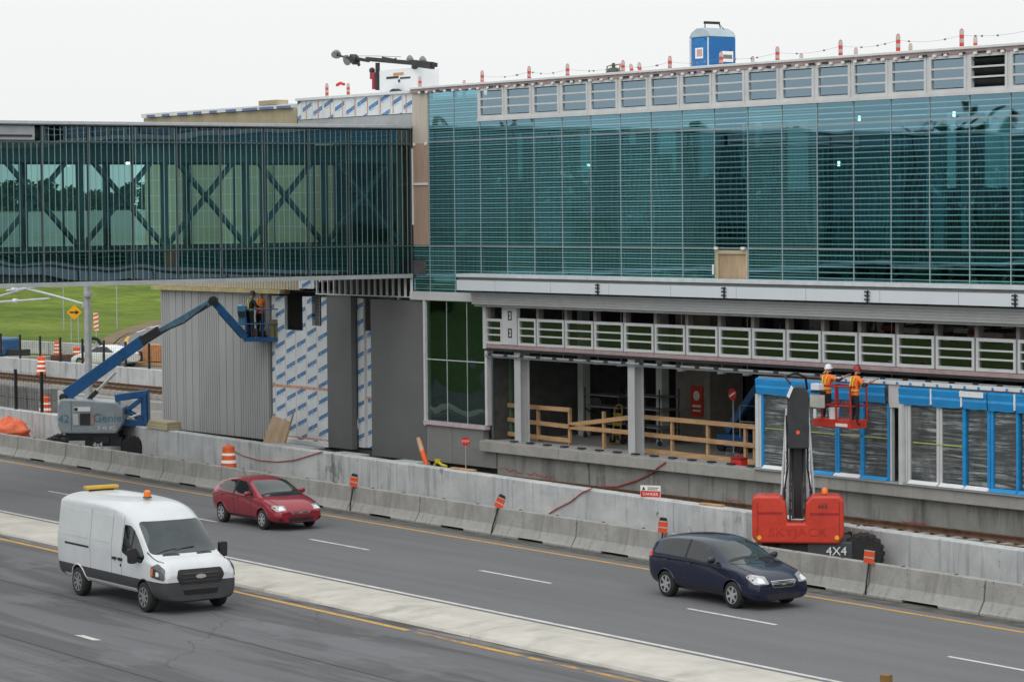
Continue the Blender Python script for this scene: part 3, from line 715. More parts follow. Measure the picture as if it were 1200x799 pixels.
# foil wall with two unglazed openings
mb = MB()
mb.box(-91.45, -87.45, FY+.08, FY+.2, .75, 4.75)
def fx(px): return atY(px, 400, FY+.08).x
mb.box(-91.45, fx(334), FY+.08, FY+.2, 4.75, 6.0); mb.box(fx(355), fx(366), FY+.08, FY+.2, 4.75, 6.0); mb.box(fx(377), -87.45, FY+.08, FY+.2, 4.75, 6.0); mb.box(fx(366)+.002, fx(377)-.002, FY+.08, FY+.2, 4.75, 4.95)
mb.build('foil_wall', c_foil, st)
mb = MB(); mb.box(fx(334), fx(377), FY+1.1, FY+1.15, 4.7, 6.0); mb.build('opening_backing', pm('backing_grey', (.3, .29, .27), .7), st)
mb = MB()
for i in range(9): mb.box(fx(334), fx(355), FY+.95, FY+.98, 4.8+i*.13, 4.83+i*.13)
for px in (340, 352): mb.box(fx(px), fx(px)+.06, FY+.9, FY+.94, 4.75, 6)
mb.build('stud_frame', c_steelg, st)
mb = MB(); mb.box(-91.45, -87.45, FY+.074, FY+.079, 2.62, 2.72); mb.box(-91.45, -87.45, FY+.074, FY+.079, .8, .86); mb.build('seam_tape', c_tape, st)
MB().box(-91.5, -87.4, FY-.05, FY+.2, .60, .745).build('wall_base_trim', c_white, st)
MB().box(-87.42, -85.80, FY-.02, FY+.2, .62, 6.1).build('dark_panel', c_pan, st)
mb = MB(); mb.box(-85.75, -84.55, FY+.3, FY+.4, .7, 4.85); mb.build('foil_wall', c_foil, st)
mb = MB(); mb.box(-85.75, -85.35, FY+.22, FY+.3, .7, 6.0); mb.build('foil_strip', c_foil, st)
mb = MB(); mb.box(-85.7, -84.5, FY+.28, FY+.299, 2.45, 2.52); mb.box(-84.62, -84.55, FY+.28, FY+.299, .7, 4.85); mb.build('seam_tape', c_tape, st)
MB().box(-85.75, -84.5, FY+1.0, FY+1.1, .7, 6.1).build('opening_backing', MATS['backing_grey'], st)
for a, b in ((-84.5, -81.05),): MB().box(a, b, FY-.02, FY+.2, .5, 6.0).build('dark_panel', c_pan, st)
# corner window
WX0, WX1 = -80.98, -77.42
mb = MB(); mb.box(WX0-.12, WX0, FY-.08, FY+.15, 1.75, 6.02); mb.box(WX1-.12, WX1+.06, FY-.08, FY+.15, 4.5, 6.02); mb.box(WX1-.08, WX1+.05, FY-.04, FY+.15, 1.95, 4.49)
mb.box(WX0, WX1-.13, FY-.01, FY+.05, 4.01, 4.04)
for x in (-79.78, -78.58): mb.box(x-.009, x+.009, FY-.006, FY+.04, 1.95, 3.995); mb.box(x-.009, x+.009, FY-.006, FY+.04, 4.055, 6.0)
wf = mb.build('corner_window_frame', c_frame, st)
g_cw = glass('corner_glass', (.25, .36, .30), (.45, .6, .62), .17, wav=.12)
for a, b in ((WX0, -79.79), (-79.77, -78.59), (-78.57, WX1-.13)):
    for z0, z1 in ((1.95, 4.0), (4.05, 6.0)):
        t = random.uniform(-.006, .006); MB().add([(a+.01, FY+t, z0), (b-.01, FY-t, z0), (b-.01, FY-t, z1), (a+.01, FY+t, z1)], [(0, 1, 2, 3)]).build('pane', g_cw, wf)
MB().box(WX0-3.0, WX1+.1, FY+.9, FY+1.0, 1.5, 6.1).build('window_backing', pm('backing_reflected_green', (.07, .13, .075), .8, var=.5, scale=.8), st)  # added backing, its green stands in for reflected grass
mb = MB(); mb.box(WX0-.1, WX1, FY-.12, FY+.1, 1.80, 1.94); mb.build('window_sill', pm('sill_pink', (.50, .42, .45), .65, var=.15), st)
mb = MB(); mb.box(WX0-.05, -79.5, FY-.02, FY+.2, .55, 1.78); mb.box(-79.48, -76.92, FY-.02, FY+.2, .55, 1.78 if False else 1.09); mb.box(-79.48, -77.65, FY-.02, FY+.2, 1.095, 1.78)
mb.build('base_panel', pm('base_panel_grey', (.235, .235, .23), .55, .15, var=.06), st)
mb = MB(); mb.cyl((-77.05, FY-.05, 1.45), (-77.05, FY-.05, 4.44), .035, n=8); mb.build('downpipe', pm('pipe_green', (.07, .1, .1), .5), st)
# upper wing: insulation boards, foil strip, open soffit
m, nt, out = newmat('insulation_boards'); b = pbsdf(nt, out, .9, 0, 0, .2)
c = mixc(nt, noise(nt, (.8, 1, .8)), (.36, .305, .20), (.44, .385, .265))
ln = stripe(nt, axis(nt, 'Z'), .61, .035); c = mixc(nt, math_n(nt, 'MULTIPLY', ln, .6), c, (.6, .6, .5))
l2 = stripe(nt, axis(nt, 'X'), 1.22, .03); c = mixc(nt, math_n(nt, 'MULTIPLY', l2, .45), c, (.18, .15, .1))
nt.links.new(c, b.inputs['Base Color']); c_ins = m
MB().box(-101.05, -89.35, FY, FY+.25, 6.9, 12.85).build('insulation_wall', c_ins, st)
MB().box(-89.35, -86.4, FY+.0, FY+.25, 6.9, 12.2).build('insulation_wall', c_ins, st)
mb = MB(); mb.box(-89.3, -81.75, FY, FY+.25, 12.42, 13.1); mb.build('foil_parapet', c_foil, st)
mb = MB()
for i in range(9): x = -88.7+i*.82; mb.box(x, x+.05, FY-.01, FY-.002, 12.45, 13.05)
mb.build('seam_tape', c_tape, st)
MB().box(-89.3, -81.75, FY+.02, FY+.25, 11.95, 12.40).build('grey_upstand', pm('upstand_grey', (.36, .37, .38), .6), st)
mb = MB(); mb.box(-101.1, -89.6, FY-.08, FY+.6, 12.87, 13.02); mb.build('wing_cap', c_foilw, st)
rr = random.Random(4)
for i in range(9): x = -100.6+i*1.25; MB().box(x, x+rr.uniform(.5, 1.1), FY-.11, FY-.081, 12.86, 12.96).build('loose_membrane', pm('membrane_blue', (.12, .18, .3), .6), st)
mb = MB(); mb.box(-91.9, -90.6, FY-.1, FY+.4, 13.03, 13.2); mb.build('insulation_offcut', c_tan, st)
MB().box(-89.3, -81.75, FY-.1, FY+.5, 13.1, 13.19).build('wing_cap', c_foilw, st)
mb = MB()                                   # tan metal deck strip and open studs under the upper floor
x = -99.7
while x < -89.2: mb.box(x, x+.16, FY-.10, FY+.1, 6.24, 6.88); x += .2
mb.box(-99.7, -89.2, FY-.05, FY+.12, 6.24, 6.88); mb.build('deck_edge', pm('deck_tan', (.45, .40, .31), .8, var=.08), st)
MB().box(-100.2, -90.3, FY-.25, FY+.2, 6.08, 6.23).build('edge_timber', pm('timber_yellow', (.42, .36, .19), .8, var=.2), st)
MB().box(-89.15, -88.1, FY-.12, FY+.1, 6.3, 6.88).build('foil_patch', c_foil, st)
mb = MB()
for i in range(17): x = -88.0+i*.385; mb.box(x, x+.05, FY-.1, FY-.02, 6.14, 6.95)
mb.box(-88.05, -81.8, FY-.1, FY-.02, 6.10, 6.139); mb.build('open_stud', c_white, st)
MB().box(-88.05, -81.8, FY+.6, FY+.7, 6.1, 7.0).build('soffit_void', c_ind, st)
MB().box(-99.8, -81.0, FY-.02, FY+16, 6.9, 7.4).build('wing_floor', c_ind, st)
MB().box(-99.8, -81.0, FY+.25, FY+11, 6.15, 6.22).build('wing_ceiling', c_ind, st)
# ================================================================== skywalk
SX, SXF = -81.76, -86.7
sk = thing('skywalk', 'enclosed teal glass footbridge on crossed steel trusses joining the station from the left', 'footbridge', (-84.2, 40, 6.9), world=True)
ls = (.24, .36, .36)
g_sky = glass('skywalk_glass', (.50, .74, .71), (.55, .78, .84), .07, [('Y', .2045, .026, .03, ls)])
glass('skywalk_far_glass', (.66, .84, .83), (.55, .78, .84), .05)
g_spd = glass('spandrel_glass', (.05, .085, .10), (.5, .72, .82), .20, [('Y', .2045, .026, .03, (.26, .38, .38))])
YS = [54.12, 53.27, 51.6, 50.0, 48.32, 46.66, 45.03, 43.42, 41.83, 40.22] + [40.22-1.61*k for k in range(1, 18)]
for side, XX in ((1, SX), (-1, SXF)):
    for i, (b, a) in enumerate(zip(YS, YS[1:])):
        if side < 0 and i < 1: continue
        g_sky = MATS['skywalk_glass'] if side > 0 else MATS['skywalk_far_glass']
        for z0, z1, mt in ((6.93, 7.88, g_spd), (7.88, 11.35, g_sky), (11.35, 11.84, g_spd)):
            if side > 0 and z0 > 11 and 9 <= i < 13:
                continue
            t = random.uniform(-.004, .004)
            MB().add([(XX+t, a+.01, z0+.01), (XX-t, b-.01, z0+.01), (XX-t, b-.01, z1-.01), (XX+t, a+.01, z1-.01)], [(0, 1, 2, 3)]).build('glass_panel', mt, sk)
    s = side
    mb = MB()
    for y in YS: mb.box(XX-.05*s, XX+.035*s, y-.02, y+.02, 6.93, 11.86)
    mb.build('mullions', pm('skywalk_mullion', (.10, .12, .13), .5, .3), sk)
    for z in (7.88, 11.35): MB().box(XX-.05*s, XX+.03*s, YS[-1], 54.13, z-.02, z+.02).build('transom', MATS['skywalk_mullion'], sk)
YE = YS[-1]
MB().box(SXF-.08, SX+.08, YE-.05, 54.13, 11.865, 12.0).build('roof', pm('skywalk_roof', (.5, .53, .55), .45, .3, var=.1), sk, bevel=.01)
MB().box(SX+.081, SX+.1, YE, 54.13, 11.88, 11.90).build('roof_groove', c_dark, sk)
MB().box(SXF-.05, SX+.06, YE, 54.13, 6.78, 6.92).build('soffit', pm('skywalk_soffit', (.42, .45, .46), .5, .2), sk)
MB().box(SXF+.15, SX-.15, YE, 54.13, 7.62, 7.84).build('walkway_floor', c_floor, sk)
mb = MB(); mb.box(SX-.20, SX-.10, YE, 54.1, 6.95, 7.6); mb.box(SXF+.10, SXF+.20, YE, 54.1, 6.95, 7.6); mb.box(SXF+.2, SX-.2, YE, 54.1, 11.5, 11.8); mb.build('spandrel_backing', pm('spandrel_dark', (.045, .05, .055), .7), sk)
c_tr = pm('truss_steel', (.075, .105, .11), .5, .1, var=.1)
for X in (SX-.45, SXF+.45):
    MB().box(X-.14, X+.14, YE, 54.0, 10.72, 11.3).build('truss_chord', c_tr, sk)
    MB().box(X-.14, X+.14, YE, 54.0, 7.85, 8.0).build('truss_chord', c_tr, sk)
    yc = 40.24+3.05*4
    while yc > YE+1.5:
        for s in ((-1, 1) if X > -83 else ()): MB().beam((X-.03*s, yc-1.5*s, 7.95), (X-.03*s, yc+1.5*s, 11.2), .12, .2, up=(1, 0, 0)).build('truss_brace', c_tr, sk)
        MB().box(X-.1, X+.1, yc+1.52-.09, yc+1.52+.09, 7.95, 10.75).build('truss_post', c_tr, sk)
        yc -= 3.05
q = atX(10, 155, SX)
mb = MB(); mb.box(SX-.05, SX-.01, 33.8, 40.0, 11.40, 11.84); bp = mb.build('blank_panel', pm('blank_grey', (.34, .36, .39), .6, var=.1), sk)
mb = MB(); mb.box(SX-.0, SX+.02, 33.8, 39.9, 11.50, 11.56); mb.build('blank_panel_rail', c_dark, bp)
q = atX(150, 188, -84.5)
MB().box(q.x-.05, q.x+.05, q.y-.05, q.y+.05, q.z-.13, q.z+.13).build('lamp', e, sk)
mb = MB(); mb.box(-85.3, -83.2, YE+.5, YE+2, 0, 6.78); mb.build('pier', c_conc_w, sk)
# ================================================================== vehicles
def car_paint(name, col, metal=.0, rough=.32, coat=.7):
    return pm(name, col, rough, metal, var=.05, scale=2, coat=coat, layers=[((1.5, 1.5, 4), .62, .85, tuple(v*.85+.012*min(1, 8*max(col)) for v in col))])
m_glassd = pm('dark_car_glass', (.010, .014, .016), .04, var=.2, spec=.6, coat=.1, layers=[((2.5, 2, 2.5), .55, .75, (.05, .055, .055))])
m_screen = pm('windscreen_glass', (.018, .03, .033), .04, var=.3, scale=1.2, spec=.6, coat=.15, layers=[((1.6, 2.2, 2.2), .5, .78, (.03, .05, .052))])  # pale noise patches stand in for reflections on the screen
m_seam = pm('panel_gap', (.02, .02, .02), .8)
m_well = pm('wheel_well', (.012, .012, .012), .9)
m_rim = pm('alloy_rim', (.52, .53, .54), .35, .6, var=.1)
m_rims = pm('steel_rim', (.30, .31, .32), .45, .5, var=.15)
m_tail = pm('tail_lamp_red', (.5, .015, .02), .25, coat=.6)
m_plate = pm('headlamp_lens', (.36, .37, .38), .15, .3, var=.45, scale=11, coat=.6)
def loft_body(stations, lvl=2, cr=(.6, .6, .75)):
    vs = []; n = 8
    for (x, zb, wb, zm, wm, zq, wq, ze, we, zt) in stations:
        half = [(0, zb), (wb*.75, zb), (wb, zb+.05), (wm, zm), (wq, zq), (we, ze), (we*.72, zt-.012), (0, zt)]
        ring = [(-y, z) for y, z in half] + [(y, z) for y, z in reversed(half[1:-1])]
        vs += [(x, y, z) for y, z in ring]
    k = 14; fs = []
    for i in range(len(stations)-1):
        for j in range(k): fs.append((i*k+j, i*k+(j+1) % k, (i+1)*k+(j+1) % k, (i+1)*k+j))
    def cap(b):
        out = []
        # ring: 0 bottom, 1..6 right side, 7 top, 8..13 left side mirrored
        pr = [(1, 13), (2, 12), (3, 11), (4, 10), (5, 9), (6, 8)]
        out.append((b+0, b+1, b+13))
        for (a1, a2), (b1, b2) in zip(pr, pr[1:]): out.append((b+a1, b+b1, b+b2, b+a2))
        out.append((b+6, b+7, b+8)); return out
    fs += [tuple(reversed(f)) for f in cap(0)] + cap((len(stations)-1)*k)
    me = bpy.data.meshes.new('body'); me.from_pydata(vs, [], fs)
    bm = bmesh.new(); bm.from_mesh(me); bmesh.ops.recalc_face_normals(bm, faces=bm.faces)
    ly = bm.edges.layers.float.new('crease_edge'); ns = len(stations)
    for e_ in bm.edges:
        (i0, j0), (i1, j1) = divmod(e_.verts[0].index, k), divmod(e_.verts[1].index, k)
        if j0 == j1 and j0 in (4, 10): e_[ly] = cr[0]
        elif j0 == j1 and j0 in (5, 9): e_[ly] = cr[1]
        elif i0 == i1 and i0 in (0, ns-1): e_[ly] = cr[2]
    bm.to_mesh(me); bm.free()
    return me
def finish_body(me, wheels, planes, rule, mats, parent, rad, hw, arch=.055):
    o = bpy.data.objects.new('body', me); COL.objects.link(o)
    s = o.modifiers.new('s', 'SUBSURF'); s.levels = s.render_levels = 3
    cuts = []
    for (x, y, r) in wheels:
        c = MB().cyl((x, y-.2 if y < 0 else y+.2, r), (x, (hw-.30)*(1 if y > 0 else -1), r), r+arch, n=40).build('cut', m_well)
        b = o.modifiers.new('b', 'BOOLEAN'); b.object = c; b.operation = 'DIFFERENCE'; b.solver = 'EXACT'; cuts.append(c)
    bpy.context.view_layer.update()
    m2 = eval_mesh(o); bpy.data.objects.remove(o)
    for c in cuts: bpy.data.objects.remove(c)
    m2.materials.clear()
    for m_ in mats: m2.materials.append(m_)
    bm = bmesh.new(); bm.from_mesh(m2)
    for co_, no in planes:
        bmesh.ops.bisect_plane(bm, geom=bm.verts[:]+bm.edges[:]+bm.faces[:], dist=1e-4, plane_co=co_, plane_no=no)
    for f in bm.faces:
        c = f.calc_center_median(); f.smooth = True; mi = 0
        for (x, y, r) in wheels:
            if sqrt((c.x-x)**2+(c.z-r)**2) < r+arch-.004 and abs(c.y) < hw-.0 and (c.y*y > 0) and (abs(f.normal.y) < .7 or abs(c.y) < hw-.2): mi = 1
        f.material_index = mi or rule(c, f.normal)
    bm.to_mesh(m2); bm.free()
    m2.name = 'body'
    ob = link('body', m2, parent, smooth=42)
    b2 = bmesh.new(); b2.from_mesh(m2); bv = BVHTree.FromBMesh(b2); b2.free()
    return ob, bv
VIEWS = {'front': (V((0, 1, 0)), V((0, 0, 1)), V((-1, 0, 0))), 'rear': (V((0, 1, 0)), V((0, 0, 1)), V((1, 0, 0))), 'right': (V((1, 0, 0)), V((0, 0, 1)), V((0, 1, 0))),
         'left': (V((1, 0, 0)), V((0, 0, 1)), V((0, -1, 0))), 'top': (V((1, 0, 0)), V((0, 1, 0)), V((0, 0, -1))),
         'fr': (V((.707, .707, 0)), V((0, 0, 1)), V((-.707, .707, 0))), 'fl': (V((.707, -.707, 0)), V((0, 0, 1)), V((-.707, -.707, 0))),
         'screen': (V((0, 1, 0)), V((-.5, 0, .866)), V((-.866, 0, -.5)))}
def round_poly(pts, r, n=4):
    out = []; N = len(pts)
    for i in range(N):
        p, a, b = V(pts[i]), V(pts[i-1]), V(pts[(i+1) % N]); da, db = (a-p), (b-p)
        q = min(r, da.length*.45, db.length*.45); p0 = p+da.normalized()*q; p1 = p+db.normalized()*q
        for k in range(n+1): t = k/n; out.append(tuple(p0*(1-t)**2 + p*2*t*(1-t) + p1*t*t))
    return out
def decal(bv, view, poly, mat, name, parent, off=.006, step=.09, rr=.04, label=None):
    U, W, D = VIEWS[view]; poly = round_poly(poly, rr) if rr else poly
    bm = bmesh.new(); bm.faces.new([bm.verts.new((u, v, 0)) for u, v in poly])
    us = [p[0] for p in poly]; vv = [p[1] for p in poly]
    for lo, hi, no in ((min(us), max(us), (1, 0, 0)), (min(vv), max(vv), (0, 1, 0))):
        x = lo+step
        while x < hi-.01:
            bmesh.ops.bisect_plane(bm, geom=bm.verts[:]+bm.edges[:]+bm.faces[:], dist=1e-5, plane_co=V(no)*x, plane_no=no); x += step
    nor = {}
    for v in bm.verts:
        o = U*v.co.x + W*v.co.y - D*6
        hit, n, _, _ = bv.ray_cast(o, D)
        if hit is None: hit, n, _, _ = bv.find_nearest(o+D*5.2)
        if n.dot(D) > 0: n = -n
        v.co = hit + n*off; nor[v] = n.copy()
    be = [e_ for e_ in bm.edges if e_.is_boundary]
    nv = {}
    for e_ in be:
        for v in e_.verts:
            if v not in nv: nv[v] = bm.verts.new(v.co - nor[v]*(off+.01))
    for e_ in be: bm.faces.new((e_.verts[0], e_.verts[1], nv[e_.verts[1]], nv[e_.verts[0]]))
    bmesh.ops.recalc_face_normals(bm, faces=bm.faces)
    me = bpy.data.meshes.new(name); bm.to_mesh(me); bm.free(); me.materials.append(mat)
    o = link(name, me, parent, smooth=40)
    if label: o['label'] = label
    return o
def wheel(parent, x, y, r, w, rim, spokes, cap=True):
    s = 1 if y > 0 else -1
    mb = MB(); mb.lathe([(r*.62, -w/2), (r*.9, -w/2), (r*.97, -w*.42), (r, -w*.25), (r, w*.25), (r*.97, w*.42), (r*.9, w/2), (r*.62, w/2)], 32, o=(x, y, r), d=(0, 1, 0))
    t = mb.build('wheel', c_rubber, parent, smooth=40)
    mb = MB(); o = w/2*s
    mb.lathe([(r*.655, -.0), (r*.655, .012), (r*.60, .012), (r*.58, -.05), (.02, -.06)], 28, o=(x, y+o-.004*s, r), d=(0, s, 0), mats=[0, 0, 0, 1, 1])
    mb.lathe([(.06, -.05), (.06, -.0), (.045, .012), (.01, .014)], 14, o=(x, y+o-.008*s, r), d=(0, s, 0))
    for k in range(spokes):
        t_ = 2*pi*k/spokes+.3; d = V((cos(t_), 0, sin(t_)))
        mb.beam(V((x, y+o-.014*s, r))+d*.03, V((x, y+o-.008*s, r))+d*r*.62, .075 if spokes < 7 else .05, .03, up=(0, 1, 0), w1=.05)
    mb.build('rim', [rim, m_well], t, smooth=35)
HEAD = atan2(RM, 1)
def bx(x): return (V((x, 0, 0)), V((1, 0, 0)))
def bz(z): return (V((0, 0, z)), V((0, 0, 1)))
def near(v, c, w=.006): return abs(v-c) < w
# ---------------------------------------------------------------- the white van
P1, P2 = atZ(92, 697), atZ(171, 717)
c = (P1+P2)/2 + V((.06, .95, 0))
van = thing('delivery_van', 'white panel van with dark bumpers and an orange roof beacon in the near lane', 'van', (c.x, c.y, 0), HEAD)
S = [(-2.92, .46, .90, .9, .95, 1.35, .95, 2.20, .84, 2.33), (-2.90, .40, .95, .9, .995, 1.35, .99, 2.24, .88, 2.39), (-2.78, .36, .97, .85, 1.0, 1.35, 1.0, 2.26, .895, 2.44),
     (-1.2, .34, .97, .8, 1.0, 1.35, 1.0, 2.27, .90, 2.46), (.2, .34, .97, .8, 1.0, 1.35, 1.0, 2.26, .90, 2.44), (.75, .34, .97, .8, 1.0, 1.31, .995, 2.10, .87, 2.32),
     (1.2, .34, .97, .8, 1.0, 1.26, .985, 1.85, .83, 2.06), (1.75, .34, .97, .8, 1.0, 1.19, .97, 1.46, .84, 1.58), (2.05, .33, .97, .8, 1.0, 1.16, .96, 1.28, .85, 1.36),
     (2.3, .30, .96, .78, .995, 1.12, .96, 1.22, .83, 1.28), (2.6, .27, .95, .72, .98, 1.08, .94, 1.18, .80, 1.24), (2.78, .26, .91, .68, .95, 1.0, .91, 1.08, .77, 1.13), (2.86, .28, .84, .62, .89, .9, .86, .98, .73, 1.01), (2.90, .31, .80, .6, .85, .84, .82, .90, .70, .92)]
wz = [(-1.76, -1, .345), (-1.76, 1, .345), (1.76, -1, .345), (1.76, 1, .345)]
pl = [bz(.74), bz(.5), bx(2.14), bx(-2.6), bx(1.4), bx(-1.4), bz(.36)] + [bx(v+d) for v in (.62, .1, -1.05) for d in (-.007, .007)] + [bz(v+d) for v in (2.17,) for d in (-.005, .005)]
def rule(c, n):
    if c.x > 2.14 and c.z < .74: return 2
    if c.x < -2.6 and c.z < .74: return 2
    if -2.6 < c.x < 2.14 and .5 < c.z < .74 and abs(c.y) > .8: return 2
    if abs(c.y) > .75 and .5 < c.z < 2.1:
        if near(c.x, .62, .008) or near(c.x, .1, .008): return 3
        if near(c.x, -1.05, .008): return 3
    return 0
vp_ = car_paint('van_white_paint', (.56, .585, .61), rough=.38, coat=.4)
def sq(x): return x if x < 1 else 1+(x-1)*.87
S = [(sq(s_[0]),)+tuple(v*(.985 if i in (4, 6, 8) else 1) for i, v in enumerate(s_[1:])) for s_ in S]
body, bv = finish_body(loft_body(S), wz, pl, rule, [vp_, m_well, pm('bumper_plastic', (.045, .048, .052), .6, var=.15), m_seam], van, .345, 1.0)
for x in (-1.76, 1.76):
    for y in (-.885, .885): wheel(van, x, y, .345, .22, m_rims, 8)
for x in (-1.76, 1.76):
    for s_ in (-1, 1):
        P = []
        for t in range(15):
            a_ = pi*(-.03 + 1.06*t/14); hit, n, _, _ = bv.ray_cast(V((x+.435*cos(a_), s_*4, .345+.435*sin(a_))), V((0, -s_, 0)))
            if hit: P.append(V((x+.41*cos(a_), hit.y-s_*.006, .345+.41*sin(a_))))
        mb = MB(); mb.tube(P, .022, 6); mb.build('arch_lip', MATS['bumper_plastic'] if x > 0 else vp_, van, smooth=60)
for s_ in (-1, 1): decal(bv, 'top', [(1.72, s_*.86), (1.72, s_*.875), (2.2, s_*.84), (2.38, s_*.78), (2.36, s_*.765), (2.18, s_*.825)], m_seam, 'bonnet_gap', van, off=.004, rr=0, step=.05)
decal(bv, 'top', [(1.83, -.82), (1.83, .82), (1.74, .84), (1.74, -.84)], c_black, 'cowl', van, off=.01, rr=.02)
def dv(*a, **k): return decal(bv, *a, **k)
dv('front', [(-.84, 1.31), (.84, 1.31), (.75, 1.98), (-.75, 1.98)], m_screen, 'windscreen', van, rr=.09, off=.014, step=.05)
for sd in ('right', 'left'):
    dv(sd, [(.66, 1.27), (.66, 1.90), (.92, 1.89), (1.10, 1.78), (1.72, 1.22), (1.64, 1.10), (1.40, 1.11), (1.02, 1.18)], m_glassd, 'door_window', van, rr=.05)
    dv(sd, [(1.06, 1.20), (1.10, 1.20), (1.10, 1.78), (1.06, 1.81)], c_black, 'window_bar', van, off=.012, rr=0)
    dv(sd, [(-2.45, 1.20), (-1.12, 1.20), (-1.12, 1.245), (-2.45, 1.245)], m_seam, 'slide_rail', van, rr=.015)
    for x0 in (.18, .48): dv(sd, [(x0, 1.07), (x0+.2, 1.07), (x0+.2, 1.13), (x0, 1.13)], c_black, 'door_handle', van, off=.03, rr=.02)
    dv(sd, [(-2.55, 1.42), (-1.2, 1.42), (-1.2, 2.06), (-2.55, 2.06)], vp_, 'side_panel', van, off=.008, rr=.06)
    dv(sd, [(-.98, 1.42), (.03, 1.42), (.03, 2.06), (-.98, 2.06)], vp_, 'side_panel', van, off=.008, rr=.06)
    dv(sd, [(.55, .93), (.63, .93), (.63, .99), (.55, .99)], m_seam, 'fuel_flap', van, rr=.02)
for sd, s in (('fr', -1), ('fl', 1)):
    dv(sd, [(.80, .84), (1.22, .78), (1.22, 1.02), (1.0, 1.14), (.80, 1.06)], pm('dark_lamp_lens', (.05, .052, .055), .12, var=.3, coat=.8), 'headlight', van, off=.012, step=.05, rr=.05)
    dv(sd, [(.82, .87), (.87, .86), (.88, 1.05), (.82, 1.03)], c_amber, 'indicator', van, off=.017, step=.05, rr=.02)
    dv(sd, [(.97, .87), (1.07, .86), (1.065, .96), (.98, .98)], c_lamp, 'lamp', van, off=.018, step=.05, rr=.05)
dv('front', [(-.50, .68), (.50, .68), (.60, .84), (.54, 1.01), (-.54, 1.01), (-.60, .84)], c_black, 'grille', van, off=.014, rr=.05)
for z in (.74, .82, .90): dv('front', [(-.45, z), (.45, z), (.45, z+.02), (-.45, z+.02)], pm('grille_bar', (.05, .05, .055), .4), 'grille_bar', van, off=.024, rr=0)
dv('front', [(.13*cos(t*pi/8), .845+.05*sin(t*pi/8)) for t in range(16)], c_chrome, 'emblem', van, off=.03, rr=0, step=.03)
dv('front', [(-.4, .44), (.4, .44), (.45, .55), (-.45, .55)], m_well, 'intake', van, off=.012, rr=.03)
for s in (-1, 1): dv('top', [(2.02, s*.22), (1.97, s*.62), (2.03, s*.62), (2.09, s*.22)], c_black, 'hood_vent', van, off=.01, rr=.02)
for s in (-1, 1):
    mb = MB(); mb.beam((1.46, s*.96, 1.22), (1.49, s*1.13, 1.24), .07, .05); mb.prism(round_poly([(-.09, 1.10), (.09, 1.10), (.1, 1.44), (-.1, 1.44)], .05), lambda u, v, d: (1.52+d, s*1.16+u, v), -.05, .06); mb.build('wing_mirror', c_black, van, smooth=40)
mb = MB(); mb.tube([(1.93, -.35, 1.345), (1.88, -.1, 1.40), (1.85, .25, 1.43)], .012, 5); mb.tube([(1.93, -.72, 1.325), (1.89, -.5, 1.38), (1.86, -.2, 1.41)], .012, 5); mb.build('wiper', c_black, van)
mb = MB(); mb.lathe([(.1, 0), (.11, .015), (.10, .03)], 16, mat=1, o=(.1, -.05, 2.415)); mb.lathe([(.085, .03), (.08, .15), (.05, .18), (.01, .185)], 16, o=(.1, -.05, 2.415)); mb.build('beacon', [c_amber, c_black], van, smooth=40)
mb = MB(); mb.box(-2.62, -2.38, -.42, .42, 2.435, 2.515); bar = mb.build('light_bar', pm('bar_yellow', (.55, .33, .03), .4), van, bevel=.02)
mb = MB(); mb.box(-2.58, -2.42, -.3, .3, 2.39, 2.435); mb.build('bar_foot', c_black, bar)
# ---------------------------------------------------------------- hatchbacks
def hatch(root, S, wx, r, hw, paint, seams, zs, rim, nsp, D):
    wz = [(x, y, r) for x in wx for y in (-1, 1)]
    pl = [bx(v+d) for v in seams for d in (-.011, .011)] + [bz(.30), bz(.215), bz(zs[0])]
    def rule(c, n):
        if c.z < .215: return 2
        for v in seams:
            if near(c.x, v, .0115) and .30 < c.z < zs[1] and abs(c.y) > hw*.6: return 3
        return 0
    body, bv = finish_body(loft_body(S), wz, pl, rule, [paint, m_well, c_black, m_seam], root, r, hw, arch=.045)
    for x in wx:
        for y in (-hw+.1, hw-.1): wheel(root, x, y, r, .19, rim, nsp)
        for s in (-1, 1):
            P = []
            for t in range(13):
                a_ = pi*(-.06 + 1.12*t/12); u_, z_ = x+(r+.052)*cos(a_), r+(r+.052)*sin(a_)
                hit, n, _, _ = bv.ray_cast(V((x+(r+.075)*cos(a_), s*4, r+(r+.075)*sin(a_))), V((0, -s, 0)))
                if hit: P.append(V((u_, hit.y-s*.004, z_)))
            if len(P) > 3:
                mb = MB(); mb.tube(P, .016, 6); mb.build('arch_lip', paint, root, smooth=60)
    for s in (-1, 1): decal(bv, 'top', [(1.0, s*.66), (1.0, s*.675), (1.5, s*.655), (1.8, s*.60), (1.8, s*.585), (1.5, s*.64)], m_seam, 'bonnet_gap', root, off=.003, rr=0, step=.05)
    decal(bv, 'top', [(1.02, -.64), (1.02, .64), (.92, .66), (.92, -.66)], c_black, 'cowl', root, off=.012, rr=.02, step=.06)
    for (view, poly, mat, name, off, rr) in D: decal(bv, view, poly, mat, name, root, off=off, rr=rr, step=.06)
    return bv
for_trim = 0
def both(view, poly, mat, name, off=.006, rr=.03):
    o = {'right': 'left', 'fr': 'fl'}[view]
    return [(view, poly, mat, name, off, rr), (o, poly, mat, name, off, rr)]
P1, P2 = atZ(259, 611), atZ(308, 619.5); c = (P1+P2)/2 + V((.17, .72, 0))
red = thing('hatchback', 'dark red five-door hatchback driving in the far lane behind the white van', 'car', (c.x, c.y, 0), HEAD)
p_red = car_paint('red_car_paint', (.27, .012, .028), metal=.25)
